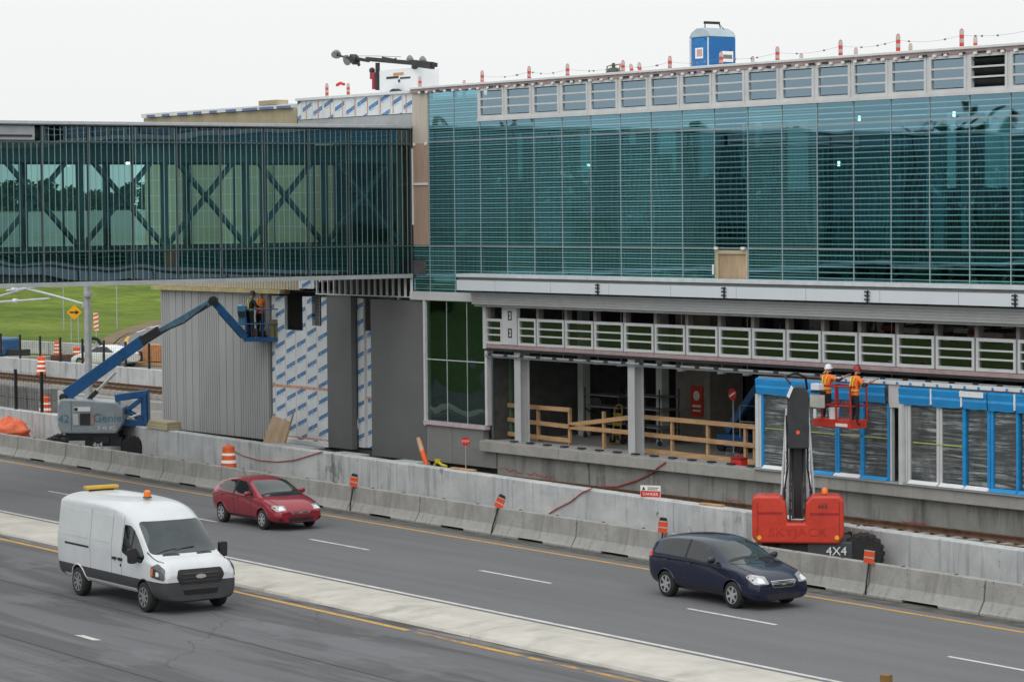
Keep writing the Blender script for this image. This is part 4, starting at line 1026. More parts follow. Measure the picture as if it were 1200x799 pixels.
S = [(-1.98, .40, .52, .56, .62, .72, .62, .86, .5, .90), (-1.93, .30, .66, .55, .78, .84, .76, .97, .63, 1.02), (-1.66, .23, .74, .55, .83, .93, .80, 1.16, .64, 1.21), (-1.25, .21, .77, .52, .84, .94, .82, 1.26, .62, 1.34),
     (-.45, .2, .78, .5, .84, .92, .83, 1.31, .62, 1.42), (.15, .2, .78, .5, .84, .90, .825, 1.27, .62, 1.38), (.55, .2, .78, .5, .84, .885, .82, 1.10, .66, 1.20), (.95, .2, .78, .5, .84, .86, .81, .91, .71, .98),
     (1.3, .2, .78, .5, .84, .82, .79, .87, .68, .93), (1.68, .2, .77, .46, .83, .73, .76, .78, .62, .84), (1.9, .2, .73, .42, .79, .64, .72, .68, .57, .72), (2.04, .22, .63, .40, .70, .55, .65, .58, .51, .61), (2.075, .25, .59, .4, .65, .52, .61, .54, .48, .56)]
D = [('front', [(-.66, .93), (.66, .93), (.53, 1.31), (-.53, 1.31)], m_screen, 'windscreen', .006, .06), ('rear', [(-.56, 1.03), (.56, 1.03), (.5, 1.25), (-.5, 1.25)], m_glassd, 'rear_window', .006, .05),
     ('front', [(-.34, .545), (.34, .545), (.26, .485), (-.26, .485)], c_chrome, 'upper_grille', .008, .02), ('front', [(-.26, .525), (.26, .525), (.22, .50), (-.22, .50)], c_black, 'grille_mesh', .013, .01), ('front', [(-.36, .24), (.36, .24), (.42, .37), (-.42, .37)], c_black, 'lower_grille', .008, .03),
     ('front', [(-.06, .50), (.06, .50), (.06, .535), (-.06, .535)], c_chrome, 'emblem', .018, .02)]
D += both('right', [(-.40, .95), (.72, .915), (.15, 1.245), (-.15, 1.285), (-.40, 1.29)], m_glassd, 'front_window') + both('right', [(-.46, .955), (-.46, 1.29), (-.85, 1.28), (-1.28, 1.20), (-1.42, 1.08), (-1.2, .985)], m_glassd, 'rear_door_window')
D += both('right', [(-1.3, 1.01), (-1.45, 1.1), (-1.6, 1.13), (-1.52, 1.04)], m_glassd, 'quarter_window', .007, .01)
D += both('right', [(-1.42, .925), (-.4, .895), (.74, .855), (.74, .875), (-.4, .915), (-1.42, .945)], c_black, 'belt_trim', .010, 0)
D += both('right', [(-.40, .90), (-.40, 1.30), (-.47, 1.30), (-.47, .90)], c_black, 'door_pillar', .011, 0)
D += [('front', [(-.38, .385), (.38, .385), (.38, .40), (-.38, .40)], m_seam, 'bumper_gap', .006, 0)]
D += both('fr', [(.87, .56), (1.14, .575), (1.02, .705), (.74, .72), (.66, .67)], m_plate, 'headlight', .01, .04) + both('fr', [(.93, .58), (1.08, .59), (1.0, .675), (.9, .68)], c_lamp, 'lamp', .015, .03) + both('fr', [(.96, .30), (1.07, .30), (1.07, .37), (.96, .38)], c_black, 'fog_lamp', .01, .02)
D += both('right', [(-.36, .80), (-.18, .80), (-.18, .835), (-.36, .835)], p_red, 'door_handle', .03, .01) + both('right', [(-1.3, .82), (-1.12, .82), (-1.12, .855), (-1.3, .855)], p_red, 'door_handle', .03, .01)
D += both('right', [(-1.90, .78), (-1.72, .82), (-1.80, 1.0), (-1.93, .98)], m_tail, 'tail_lamp', .008, .03) + both('right', [(-.98, .30), (.8, .30), (.8, .335), (-.98, .325)], m_seam, 'sill_line', .004, .0)
hatch(red, S, (-1.245, 1.245), .29, .82, p_red, (-.43, .62), (.8, .9), m_rim, 7, D)
for s in (-1, 1):
    mb = MB(); mb.ball((.55, s*.90, .98), (.06, .1, .07), 10, 8, sq=.75); mb.build('wing_mirror', p_red, red, smooth=60)
mb = MB(); mb.tube([(-1.2, 0, 1.34), (-1.36, 0, 1.5)], .006, 5); mb.build('aerial', c_black, red)
P1, P2 = atZ(777, 697), atZ(855, 711); c = (P1+P2)/2 + V((.24, .72, 0))
blu = thing('hatchback', 'dark navy blue hatchback driving in the far lane before the red boom lift', 'car', (c.x, c.y, 0), HEAD)
p_blu = car_paint('navy_car_paint', (.004, .009, .034), metal=.2, rough=.25)
S = [(-2.02, .42, .52, .58, .62, .74, .62, .88, .5, .94), (-1.99, .31, .70, .57, .80, .88, .79, 1.06, .66, 1.13), (-1.84, .24, .76, .57, .835, .96, .81, 1.26, .65, 1.33), (-1.45, .21, .77, .54, .84, .96, .825, 1.37, .63, 1.46),
     (-.5, .2, .78, .52, .84, .95, .83, 1.40, .62, 1.51), (.1, .2, .78, .52, .84, .94, .825, 1.36, .62, 1.48), (.5, .2, .78, .52, .84, .93, .82, 1.20, .66, 1.32), (1.0, .2, .78, .52, .84, .905, .81, .97, .71, 1.05),
     (1.35, .2, .78, .52, .84, .87, .79, .92, .69, .99), (1.72, .2, .77, .5, .83, .80, .77, .84, .66, .90), (1.92, .2, .75, .45, .80, .72, .75, .76, .62, .81), (2.06, .21, .68, .42, .74, .63, .70, .66, .57, .70), (2.10, .24, .64, .42, .70, .58, .66, .61, .53, .64)]
D = [('front', [(-.68, .98), (.68, .98), (.55, 1.39), (-.55, 1.39)], m_screen, 'windscreen', .006, .06), ('rear', [(-.56, 1.06), (.56, 1.06), (.5, 1.32), (-.5, 1.32)], m_glassd, 'rear_window', .006, .05),
     ('front', [(-.36, .665), (.36, .665), (.29, .51), (-.29, .51)], c_chrome, 'upper_grille', .008, .03), ('front', [(-.345, .65), (.345, .65), (.31, .60), (-.31, .60)], c_black, 'grille_mesh', .014, .01), ('front', [(-.305, .59), (.305, .59), (.275, .52), (-.275, .52)], c_black, 'grille_mesh', .014, .01),
     ('front', [(-.45, .25), (.45, .25), (.5, .37), (-.5, .37)], c_black, 'lower_grille', .008, .03), ('front', [(-.06, .56), (.06, .56), (.06, .61), (-.06, .61)], c_chrome, 'emblem', .019, .02)]
D += both('right', [(-.46, .985), (.80, .975), (.16, 1.32), (-.12, 1.375), (-.46, 1.385)], m_glassd, 'front_window') + both('right', [(-.53, .985), (-.53, 1.385), (-1.1, 1.365), (-1.36, 1.29), (-1.47, 1.14), (-1.42, 1.01)], m_glassd, 'rear_door_window')
D += both('right', [(-1.44, .955), (-.4, .945), (.80, .93), (.80, .95), (-.4, .965), (-1.44, .975)], c_black, 'belt_trim', .010, 0)
D += both('right', [(-.46, .96), (-.46, 1.39), (-.53, 1.39), (-.53, .96)], c_black, 'door_pillar', .011, 0)
D += both('right', [(-.95, .42), (.85, .42), (.85, .45), (-.95, .45)], c_black, 'side_moulding', .012, .01)
D += both('fr', [(.86, .61), (1.2, .60), (1.08, .76), (.76, .81), (.66, .76)], m_plate, 'headlight', .01, .04) + both('fr', [(.95, .63), (1.12, .62), (1.05, .71), (.93, .74)], c_lamp, 'lamp', .015, .03)
D += both('right', [(-.42, .86), (-.24, .86), (-.24, .895), (-.42, .895)], p_blu, 'door_handle', .03, .01) + both('right', [(-1.3, .87), (-1.12, .87), (-1.12, .905), (-1.3, .905)], p_blu, 'door_handle', .03, .01)
D += both('right', [(-1.99, .86), (-1.74, .93), (-1.80, 1.03), (-1.97, 1.06)], m_tail, 'tail_lamp', .012, .03) + both('right', [(-.98, .33), (.8, .33), (.8, .36), (-.98, .35)], m_seam, 'sill_line', .004, .0)
hatch(blu, S, (-1.26, 1.26), .305, .825, p_blu, (-.495, .72), (.85, .97), m_rim, 6, D)
for s in (-1, 1):
    mb = MB(); mb.ball((.62, s*.91, 1.04), (.06, .1, .075), 10, 8, sq=.75); mb.build('wing_mirror', p_blu, blu, smooth=60)
mb = MB(); mb.tube([(-1.3, 0, 1.42), (-1.44, 0, 1.58)], .006, 5); mb.build('aerial', c_black, blu)
# parked car far left, seen through the fence
q = atZ(124, 431, .0); q = EYE + (q-EYE)*1.0
wc = thing('hatchback', 'white car parked behind the far fence, half hidden by the blue boom', 'car', (q.x, q.y, 0), R(205))
S = [(-2.1, .42, .52, .58, .62, .74, .62, .86, .5, .9), (-1.98, .31, .68, .57, .78, .86, .77, .95, .64, .98), (-1.4, .24, .77, .54, .84, .92, .82, 1.1, .65, 1.16), (-.7, .2, .78, .52, .84, .92, .83, 1.32, .62, 1.40),
     (.1, .2, .78, .52, .84, .92, .825, 1.32, .62, 1.40), (.6, .2, .78, .52, .84, .90, .82, 1.12, .66, 1.22), (1.05, .2, .78, .52, .84, .87, .81, .92, .71, .98), (1.7, .2, .77, .5, .83, .76, .77, .79, .64, .85), (2.0, .2, .68, .45, .75, .62, .7, .65, .55, .7), (2.1, .24, .58, .42, .65, .53, .61, .55, .48, .59)]
D = [('front', [(-.68, .95), (.68, .95), (.54, 1.34), (-.54, 1.34)], m_screen, 'windscreen', .006, .06)] + both('right', [(-1.2, .97), (.72, .95), (.2, 1.27), (-.5, 1.32)], m_glassd, 'side_window') + both('fr', [(.86, .61), (1.2, .60), (1.08, .76), (.76, .81)], m_plate, 'headlight', .01, .04) + [('rear', [(-.7, .75), (-.45, .75), (-.45, .9), (-.7, .9)], m_tail, 'tail_lamp', .01, .02), ('rear', [(.45, .75), (.7, .75), (.7, .9), (.45, .9)], m_tail, 'tail_lamp', .01, .02)]
hatch(wc, S, (-1.3, 1.3), .3, .825, car_paint('white_car_paint', (.7, .72, .73)), (-.4,), (.85, .9), m_rim, 7, D)
# ================================================================== people
c_skin = pm('skin', (.42, .24, .17), .6, var=.1); c_vest = pm('orange_shirt', (.85, .17, .02), .7, var=.15, scale=8); c_navy = pm('navy_workwear', (.02, .022, .03), .85, var=.3, scale=8)
c_boot = pm('brown_boots', (.06, .035, .02), .7); c_sleeve = pm('dark_sleeve', (.025, .025, .028), .85); c_strap = pm('yellow_strap', (.62, .60, .08), .6); c_grey_shirt = pm('grey_shirt', (.05, .05, .05), .8)
def person(label, cat, loc, rz, arms, helmet, shirt, lean=0, group=None, vest=True, sc=.97):
    """one skinned body, facing local +y; arms = (elbow, wrist) for the right and the left"""
    root = thing('person', label, cat, loc, rz, group); root.scale = (sc, sc, sc)
    L = lambda x, y, z: (x, y + max(0, z-.9)*lean, z)
    vs = [L(0, 0, .95), L(0, .0, 1.14), L(0, .01, 1.34), L(0, .01, 1.47), L(0, .03, 1.55), L(0, .035, 1.63), L(0, .02, 1.70)]
    rad = [(.145, .11), (.13, .10), (.165, .115), (.06, .06), (.07, .082), (.077, .092), (.05, .06)]
    es = [(0, 1), (1, 2), (2, 3), (3, 4), (4, 5), (5, 6)]; tips = []
    for s, (el, wr) in ((1, arms[0]), (-1, arms[1])):
        i = len(vs); w0 = V(wr); e0 = V(el); d = (w0-e0).normalized(); h = w0 + d*.07
        vs += [L(s*.175, 0, 1.405), tuple(e0), tuple(w0), tuple(h)]; rad += [(.07, .07), (.05, .05), (.033, .03), (.04, .022)]
        es += [(2, i), (i, i+1), (i+1, i+2), (i+2, i+3)]; tips.append((h, d))
    for s, kn in ((1, .03), (-1, .06)):
        i = len(vs); vs += [(s*.10, 0, .86), (s*.115, kn, .48), (s*.12, 0, .09), (s*.13, .13, .045)]; rad += [(.10, .10), (.066, .066), (.045, .05), (.045, .035)]
        es += [(0, i), (i, i+1), (i+1, i+2), (i+2, i+3)]
    me = bpy.data.meshes.new('body'); me.from_pydata(vs, es, []); o = bpy.data.objects.new('body_tmp', me); COL.objects.link(o)
    o.modifiers.new('skin', 'SKIN'); sv = me.skin_vertices[0].data
    for k, r in enumerate(rad): sv[k].radius = r; sv[k].use_root = (k == 0)
    s_ = o.modifiers.new('sub', 'SUBSURF'); s_.levels = s_.render_levels = 1
    bpy.context.view_layer.update(); m2 = eval_mesh(o); bpy.data.objects.remove(o)
    m2.materials.clear()
    for m_ in (c_skin, shirt, c_navy, c_boot, c_sleeve): m2.materials.append(m_)
    bm = bmesh.new(); bm.from_mesh(m2)
    # fingers, nose and ears grow out of the same mesh
    ex = MB()
    for (h, d) in tips:
        a = d.cross(V((0, 0, 1))).normalized() if abs(d.z) < .95 else V((1, 0, 0)); b_ = a.cross(d)
        for k, (f, ln) in enumerate(((-.030, .065), (-.010, .078), (.010, .072), (.029, .055))):
            p0 = h + a*f; p1 = p0 + d*ln*.55 - b_*.006; p2 = p1 + d*ln*.4 - b_*.028; ex.tube([p0-d*.02, p1, p2], .0095, 6)
        p0 = h - a*.03 - d*.03; ex.tube([p0, p0 - a*.035 + d*.035, p0 - a*.04 + d*.07 - b_*.02], .011, 6)
    ey = .035 + .65*lean
    ex.ball((0, ey+.1, 1.605), (.014, .025, .022), 8, 6)
    for s in (-1, 1): ex.ball((s*.083, ey, 1.61), (.012, .02, .03), 8, 6)
    me3 = bpy.data.meshes.new('x'); me3.from_pydata(ex.v, [], ex.f); bm.from_mesh(me3)
    for f in bm.faces:
        c = f.calc_center_median(); f.smooth = True
        if c.z > 1.49: mi = 0
        elif c.z < .13: mi = 3
        elif c.z < .93 and abs(c.x) < .26: mi = 2
        else:
            mi = 1
            for (el, wr), s in zip(arms, (1, -1)):
                d0 = (c - V(el)).length; d1 = (c - V(wr)).length; up = (c - V((s*.175, 0, 1.4))).length
                if d1 < .12: mi = 0
                elif min(d0, d1) < .17 and up > .2 and abs(c.x) > .2: mi = 4
        f.material_index = mi
    bm.to_mesh(m2); bm.free()
    m2.name = 'body'; link('body', m2, root)
    hy = .03+.68*lean
    mb = MB(); mb.lathe([(.128, -.01), (.13, .0), (.118, .012), (.113, .05), (.09, .10), (.05, .13), (.01, .138)], 18, o=(0, hy, 1.655), d=(0, -.05, 1))
    mb.ball((0, hy+.13, 1.66), (.075, .055, .012), 10, 5); mb.build('hard_hat', helmet, root, smooth=50)
    mb = MB()
    for s in (-1, 1):
        mb.ball((s*.032, ey+.083, 1.628), (.011, .008, .008), 8, 5)
    mb.build('eyes', c_black, root)
    mb = MB(); mb.tube([(-.02, ey+.09, 1.565), (.0, ey+.094, 1.562), (.02, ey+.09, 1.565)], .006, 5); mb.build('mouth', pm('lips', (.3, .12, .1), .6), root)
    if vest:
        mb = MB()
        for s in (-1, 1):
            mb.tube([(s*.09, -.13+.2*lean, 1.1), (s*.05, -.135+.35*lean, 1.3), (s*.10, -.09+.5*lean, 1.44), (s*.11, .02+.5*lean, 1.47), (s*.11, .13+.45*lean, 1.36), (s*.1, .14+.25*lean, 1.12)], .018, 6)
        mb.tube([(.16*cos(t*pi/8), .13*sin(t*pi/8)+.1*lean, 1.05) for t in range(17)], .02, 6)
        mb.build('harness', c_strap, root, smooth=60)
    return root
# ================================================================== blue boom lift
qb = atY(113, 505, 49.0); AB = R(54)
BB = V((qb.x, 49.0, 0))
def LB(px, py): return atP(px, py, BB, AB)
bl_ = thing('boom_lift', 'blue and grey articulated boom lift raised to the ribbed grey wall', 'boom lift', BB, AB)
def pts(*pp): return [LB(*p) for p in pp]
fnx = lambda u, v, d: (u, d, v)
def bx2(p0, p1, y0, y1, mat, name, bev=.0, mb=None, mi=0):
    (a, za), (b, zb) = LB(*p0), LB(*p1); m_ = mb or MB(); m_.box(a, b, y0, y1, min(za, zb), max(za, zb), mi)
    return m_ if mb is not None else m_.build(name, mat, bl_, bevel=bev)
mb = MB(); mb.prism(pts((71.5, 474), (75, 466), (105, 467), (140, 470), (148, 476), (148, 494), (142, 503), (140, 506), (76, 506), (72, 497)), fnx, -.85, .7)
tb = mb.build('turntable_cover', c_gm, bl_, bevel=.06, segs=3)
mb = MB(); (x0, z0), (x1, z1) = LB(71.8, 480), LB(88, 470); mb.box(x0+.5, x0+.515, -.856, -.84, LB(88, 503)[1], LB(88, 468)[1]); mb.build('cover_seam', c_dark, tb)
for (p, q_, mt, nm) in (((98, 482.5), (110, 496), c_dark, 'control_panel'), ((90, 483), (96.5, 496), pm('label_grey', (.5, .52, .53), .5), 'decal_label'), ((91, 475), (110, 480), c_white, 'decal_label'), ((111, 483), (114.5, 495), pm('label_red', (.45, .2, .18), .5), 'decal_label')):
    (a, za), (b, zb) = LB(*p), LB(*q_); MB().box(a, b, -.875, -.851, min(za, zb), max(za, zb)).build(nm, mt, tb)
x, z = LB(95.5, 477.6); MB().box(x-.13, x+.0, -.879, -.876, z-.06, z+.06).build('decal_mark', c_dark, tb)
x, z = LB(130, 488); text_part('lettering', 'Genie', .44, pm('decal_blue', (.07, .19, .28), .5), tb, facing((x, -.858, z), (0, -1, 0)), .004)
x, z = LB(129, 500.5); text_part('lettering', 'Z-45 XC', .19, c_white, tb, facing((x, -.858, z+.03), (0, -1, 0)), .004)
x, z = LB(77.5, 489); text_part('lettering', '42', .42, MATS['decal_blue'], tb, facing((x+.05, -.858, z), (0, -1, 0)), .004)
bx2((80, 505), (142, 511), -.7, .6, c_dark, 'swing_bearing')
mb = MB(); bx2((84, 511), (146, 521), -.65, .65, None, '', mb=mb); bx2((64, 514), (162, 519), -.5, -.35, None, '', mb=mb); bx2((64, 514), (162, 519), .35, .5, None, '', mb=mb)
x, z = LB(122, 515); mb.box(x-.3, x+.3, -.72, -.65, z-.1, z+.2)
mb.build('chassis', c_dark, bl_, bevel=.02)
x, z = LB(118, 519); text_part('lettering', '4x4', .24, c_white, bl_, facing((x, -.725, z), (0, -1, 0)), .003)
x, z = LB(95, 517); MB().box(x-.35, x+.25, -.67, -.651, z-.09, z+.08).build('decal_label', MATS['label_grey'], bl_)
def tyre(root, x, y, r, w, name='wheel'):
    mb = MB(); mb.lathe([(r*.5, -w/2), (r*.88, -w/2), (r, -w*.36), (r, w*.36), (r*.88, w/2), (r*.5, w/2)], 28, o=(x, y, r), d=(0, 1, 0))
    for k in range(18):
        t = 2*pi*k/18; d = V((cos(t), 0, sin(t))); tn = V((-sin(t), 0, cos(t)))
        for s in (-1, 1): mb.beam(V((x, y+s*w*.5, r))+d*r*.9+tn*.02*s, V((x, y+s*w*.05, r))+d*(r+.012)-tn*.03*s, .05, .04, up=d)
    t_ = mb.build(name, c_rubber, root, smooth=30)
    m2 = MB(); m2.lathe([(r*.52, w*.49), (r*.5, w*.3), (r*.2, w*.28), (r*.18, w*.45), (.02, w*.46)], 18, o=(x, y, r), d=(0, -1, 0)); m2.build('hub', c_dark, t_, smooth=30)
xl, xr = LB(66, 515)[0], LB(158, 520)[0]
for x in (xl, xr):
    for y in (-.6, .78): tyre(bl_, x, y, .42, .36)
# booms
def bm_(p0, p1, w, h, mat, name, y=0, w1=None, h1=None, bev=.015):
    (a, za), (b, zb) = LB(*p0), LB(*p1); return MB().beam((a, y, za), (b, y, zb), w, h, w1=w1, h1=h1).build(name, mat, bl_, bevel=bev)
b1 = bm_((78, 463), (169, 397.5), .34, .46, c_blue, 'main_boom', h1=.40)
b2 = bm_((160, 404), (249, 353.5), .22, .24, pm('telescope_grey', (.10, .19, .27), .4, .2, var=.3, scale=4), 'telescopic_boom')
bm_((163, 399.5), (245, 351.5), .10, .05, c_blue, 'boom_rail')
bm_((166, 400), (187, 387), .36, .34, c_dark, 'boom_sleeve')
(a, za), (b, zb) = LB(190, 389), LB(243, 357.5); MB().tube([(a, -.14, za), ((a+b)/2, -.16, (za+zb)/2-.15), (b, -.14, zb)], .03, 6).build('hose', c_black, bl_)
x, z = LB(250, 352.5); MB().cyl((x, -.2, z), (x, .2, z), .17, n=14).build('boom_head', c_dark, bl_)
bm_((251, 354), (289, 396), .24, .26, c_blue, 'jib')
bm_((256, 366), (283, 396), .07, .07, c_dark, 'jib_link')
bm_((105, 467), (136, 436), .10, .10, c_chrome, 'lift_ram'); bm_((103, 469), (114, 458), .16, .16, c_dark, 'ram_barrel')
x, z = LB(75, 465); MB().cyl((x, -.3, z), (x, .3, z), .14, n=12).build('pivot', c_dark, bl_)
# folded riser at the rear
mb = MB()
def rb(p0, p1, w, h, y): (a, za), (b, zb) = LB(*p0), LB(*p1); mb.beam((a, y, za), (b, y, zb), w, h)
for y in (-.28, .25):
    rb((136, 466), (174, 460.5), .12, .26, y); rb((171, 460), (172.5, 497), .12, .34, y); rb((140, 494), (172, 496), .12, .24, y); rb((146, 483), (168, 466), .1, .16, y); rb((143, 478), (168, 492), .1, .14, y)
a, za = LB(148, 462); b, zb = LB(176, 498); mb.box(b-.3, b-.02, -.3, .27, zb, za)
mb.build('riser', c_blue, bl_, bevel=.015)
bm_((150, 490), (166, 484), .08, .08, c_chrome, 'riser_ram', y=-.36)
# platform basket
yb0, yb1 = -.45, .45
mb = MB(); bx2((287, 395), (331, 399.5), yb0, yb1, None, '', mb=mb)
bk = mb.build('basket_floor', c_blue, bl_, bevel=.01)
mb = MB()
for px in (289, 309, 330.5):
    for y in (yb0, yb1): x, z0 = LB(px, 396); x, z1 = LB(px, 362); mb.tube([(x, y, z0), (x, y, z1)], .022, 6)
for py in (362, 379):
    a, za = LB(289, py); b, zb = LB(330.5, py); z = (za+zb)/2; mb.tube([(a, yb0, z), (b, yb0, z), (b, yb1, z), (a, yb1, z), (a, yb0, z)], .022, 6)
bl_rail = mb.build('basket_rail', c_blue, bl_)
bx2((279, 358), (289, 367), -.35, .1, pm('pale_blue_box', (.06, .22, .38), .4), 'control_box', .01); bx2((280, 371), (290, 381), -.3, .1, MATS['pale_blue_box'], 'tool_box', .01); bx2((280, 364.5), (289, 370.5), -.37, .05, c_dark, 'control_screen')
bx2((288, 362), (296, 399), .1, .3, c_blue, 'basket_mount', .01)
bx2((280, 357), (284, 359), -.3, 0, c_white, 'control_knob')
for i, (px, py, w_, h_) in enumerate(((299, 392, .12, .3), (306, 393, .16, .22), (313, 391, .1, .34))): 
    x, z = LB(px, 396); MB().box(x-w_, x+w_, -.25+.1*i, .05+.1*i, z+.06, z+.06+h_).build('tool_bag', pm('tool_bag_%s' % ('brown', 'black', 'grey')[i], ((.09, .05, .03), (.02, .02, .02), (.2, .2, .2))[i], .8), bl_, bevel=.03)
mb = MB()
for px in (296, 302, 316, 323):
    for y in (yb0, yb1): x, z0 = LB(px, 396); x, z1 = LB(px, 379); mb.tube([(x, y, z0), (x, y, z1)], .016, 5)
mb.build('toe_rail', c_blue, bl_)
bx2((318, 374), (329.5, 395), -.44, -.40, pm('olive_board', (.20, .17, .05), .7), 'toe_panel')
def inb(px, y, root=bl_, B=BB, A=AB, f=LB):
    x, z = f(px, 395); return B + V((cos(A)*x - sin(A)*y, sin(A)*x + cos(A)*y, 0)) + V((0, 0, LB(310, 395)[1]))
person('worker in dark clothes and black hard hat standing in the blue lift basket', 'person', inb(294, -.12), AB-R(60), (((.30, .12, 1.2), (.22, .36, 1.15)), ((-.28, .1, 1.18), (-.2, .34, 1.15))), c_black, c_navy, .12)
person('worker in orange shirt and white hard hat leaning forward in the blue lift basket', 'person', inb(304, .15), AB-R(35), (((.30, .16, 1.22), (.26, .42, 1.22)), ((-.28, .16, 1.2), (-.2, .4, 1.1))), c_white, c_vest, .22)
# ================================================================== red boom lift
q = atY(935, 640, 47.2); AR = R(48.8); BR = V((q.x, 47.2, 0))
def LR(px, py): return atP(px, py, BR, AR)
rl = thing('boom_lift', 'red boom lift with raised dark boom standing behind the dark blue hatchback', 'boom lift', BR, AR)
def prs(*pp): return [LR(*p) for p in pp]
def toR(P): d = V(P)-BR; return V((d.x*cos(AR)+d.y*sin(AR), -d.x*sin(AR)+d.y*cos(AR), d.z))
mb = MB(); mb.prism(prs((882, 580), (885, 576), (914, 576), (921, 584), (923, 607), (943, 607), (944, 584), (951, 576), (983, 576), (988, 581), (988, 622), (982, 631), (889, 630), (882, 623)), fnx, -1.15, -.35)
cw = mb.build('counterweight', c_redm, rl, bevel=.07, segs=3)
mb = MB()
for (p0, p1) in (((889, 594), (917, 594.5)), ((949, 595), (982, 595.5))): (a, za), (b, zb) = LR(*p0), LR(*p1); mb.box(a, b, -1.16, -1.149, za-.05, za)
for px in (888.5, 983): x = LR(px, 600)[0]; mb.box(x-.008, x+.008, -1.157, -1.149, LR(px, 623)[1], LR(px, 583)[1])
mb.build('groove', c_redd, cw)
x, z = LR(935, 617.5); text_part('lettering', 'SKYJACK', .29, pm('embossed_red', (.43, .032, .018), .5), cw, facing((x, -1.153, z), (0, -1, 0)), .006, sx=1.25)
x, z = LR(964, 587.5); text_part('lettering', '665', .16, c_dark, cw, facing((x, -1.153, z), (0, -1, 0)), .004)
for px in (890.5, 980): x, z = LR(px, 623.5); MB().cyl((x, -1.165, z), (x, -1.149, z), .055, n=12).build('reflector', pm('yellow_reflector', (.75, .45, .03), .3), cw)
x, z = LR(966, 573.5); mb = MB(); mb.lathe([(.08, -.03), (.08, .08), (.05, .12), (.01, .125)], 14, o=(x, -.7, z)); mb.build('beacon', c_amber, rl, smooth=40)
mb = MB()
for s in (-1, 1): mb.prism(prs((886, 582), (916, 582), (916, 628), (886, 628)) if s < 0 else prs((950, 582), (984, 582), (984, 628), (950, 628)), fnx, -.35, 1.1)
mb.build('turntable_cover', c_redm, rl, bevel=.06)
(a, za), (b, zb) = LR(884, 631), LR(986, 640); MB().box(a+.2, b-.2, -.8, .8, zb-.05, za).build('swing_bearing', c_dark, rl)
(a, za), (b, zb) = LR(946, 629), LR(998, 655); mb = MB(); mb.box(a, b, -1.05, .9, zb, za); mb.box(-1.1, 1.3, -.6, .6, .35, .62); ch = mb.build('chassis', pm('chassis_grey', (.05, .055, .06), .5), rl, bevel=.03)
x, z = LR(979.5, 640); text_part('lettering', '4X4', .30, c_white, ch, facing((x, -1.055, z), (0, -1, 0)), .004)
for px in (933, 1011):
    x = LR(px, 650)[0]
    for y in (-.8, .85): tyre(rl, x, y, .5, .42)
# riser links, elbow and main boom
zT = LR(935, 600)[1]; zE = LR(935, 470)[1]; zt_ = LR(935, 446)[1]
for s in (-1, 1):
    mb = MB(); mb.beam((s*.26, -.45, zT), (s*.22, -.1, zE-.55), .07, .16); mb.build('riser_link', c_steelg, rl)
    mb = MB(); mb.beam((s*.40, -.2, zT+.35), (s*.26, .25, zE-.2), .05, .10); mb.build('riser_link', c_steelg, rl)
    mb = MB(); mb.beam((s*.12, -.6, zT-.1), (s*.12, -.25, zE-.4), .06, .2); mb.build('riser_arm', c_dark, rl)
for s in (-1, 1):
    mb = MB(); mb.beam((s*.19, -.55, zT-.2), (s*.17, -.35, zE-.5), .05, .34); mb.build('riser_plate', c_dark, rl)
    mb = MB(); mb.tube([(s*.31, -.62, zT+.0), (s*.33, -.6, zT+.6), (s*.24, -.7, zT+1.2), (s*.27, -.75, zE-.3)], .022, 6); mb.build('hose', c_black, rl)
    mb = MB(); mb.cyl((s*.33, -.3, zT+.1), (s*.3, -.15, zT+.95), .045, n=8); mb.cyl((s*.3, -.15, zT+.9), (s*.27, .05, zE-.6), .028, n=8); mb.build('riser_ram', c_chrome, rl)
    mb = MB(); mb.box(s*.16-.1, s*.16+.1, -.75, -.3, zE-.75, zE-.45); mb.build('knuckle', c_dark, rl, bevel=.02)
mb = MB()
for k in range(7): z = zT+.1+k*.24; mb.cyl((-.3, -.4+k*.05, z), (.3, -.4+k*.05, z), .035, n=8)
mb.build('link_pin', c_steelg, rl)
c_boom = pm('boom_charcoal', (.036, .038, .043), .45, .1, var=.2)
(a, za), (b, zb) = LR(922.5, 456), LR(948, 522)
mb = MB(); mb.prism([(a+.10, za+.12), (b-.12, za+.12), (b, za-.05), (b, zb), (a+.02, zb), (a, za-.1)], fnx, -.95, -.55); mb.build('elbow_cover', c_boom, rl, bevel=.03)
mb = MB(); mb.prism([(a-.01, za-.12), (a+.09, za+.12), (a+.16, za+.11), (a+.05, za-.16)], fnx, -.99, -.5); mb.build('elbow_edge', c_white, rl)
x, z = LR(935, 482); mb = MB(); mb.cyl((x, -.96, z-.45), (x, -.945, z-.45), .05, n=10); mb.build('reflector', c_orange, rl)
mb = MB(); mb.beam(((a+b)/2, -.75, zb+.1), ((a+b)/2-.02, -.55, zE-1.0), .34, .22); mb.beam(((a+b)/2-.01, -.6, zE-.95), ((a+b)/2-.02, -.4, zT-.1), .2, .18); mb.build('mast', pm('mast_dark', (.03, .03, .032), .5), rl)
tip = toR(atY(948, 470, 52.2)); mb = MB(); mb.beam(((a+b)/2, -.55, zE+.25), (tip.x-.3, tip.y-1.2, tip.z+.25), .26, .32); mb.build('main_boom', c_boom, rl)
mb = MB(); mb.beam((tip.x-.3, tip.y-1.2, tip.z+.2), (tip.x-.05, tip.y+.2, tip.z-.7), .18, .2); mb.build('jib', c_boom, rl)
mb = MB(); pp_ = [LR(926, 448), LR(920, 441), LR(932, 437), LR(944, 443), LR(946, 458)]; mb.tube([(u, -.5+.3*i, v) for i, (u, v) in enumerate(pp_)], .03, 6); mb.build('hose', c_black, rl)
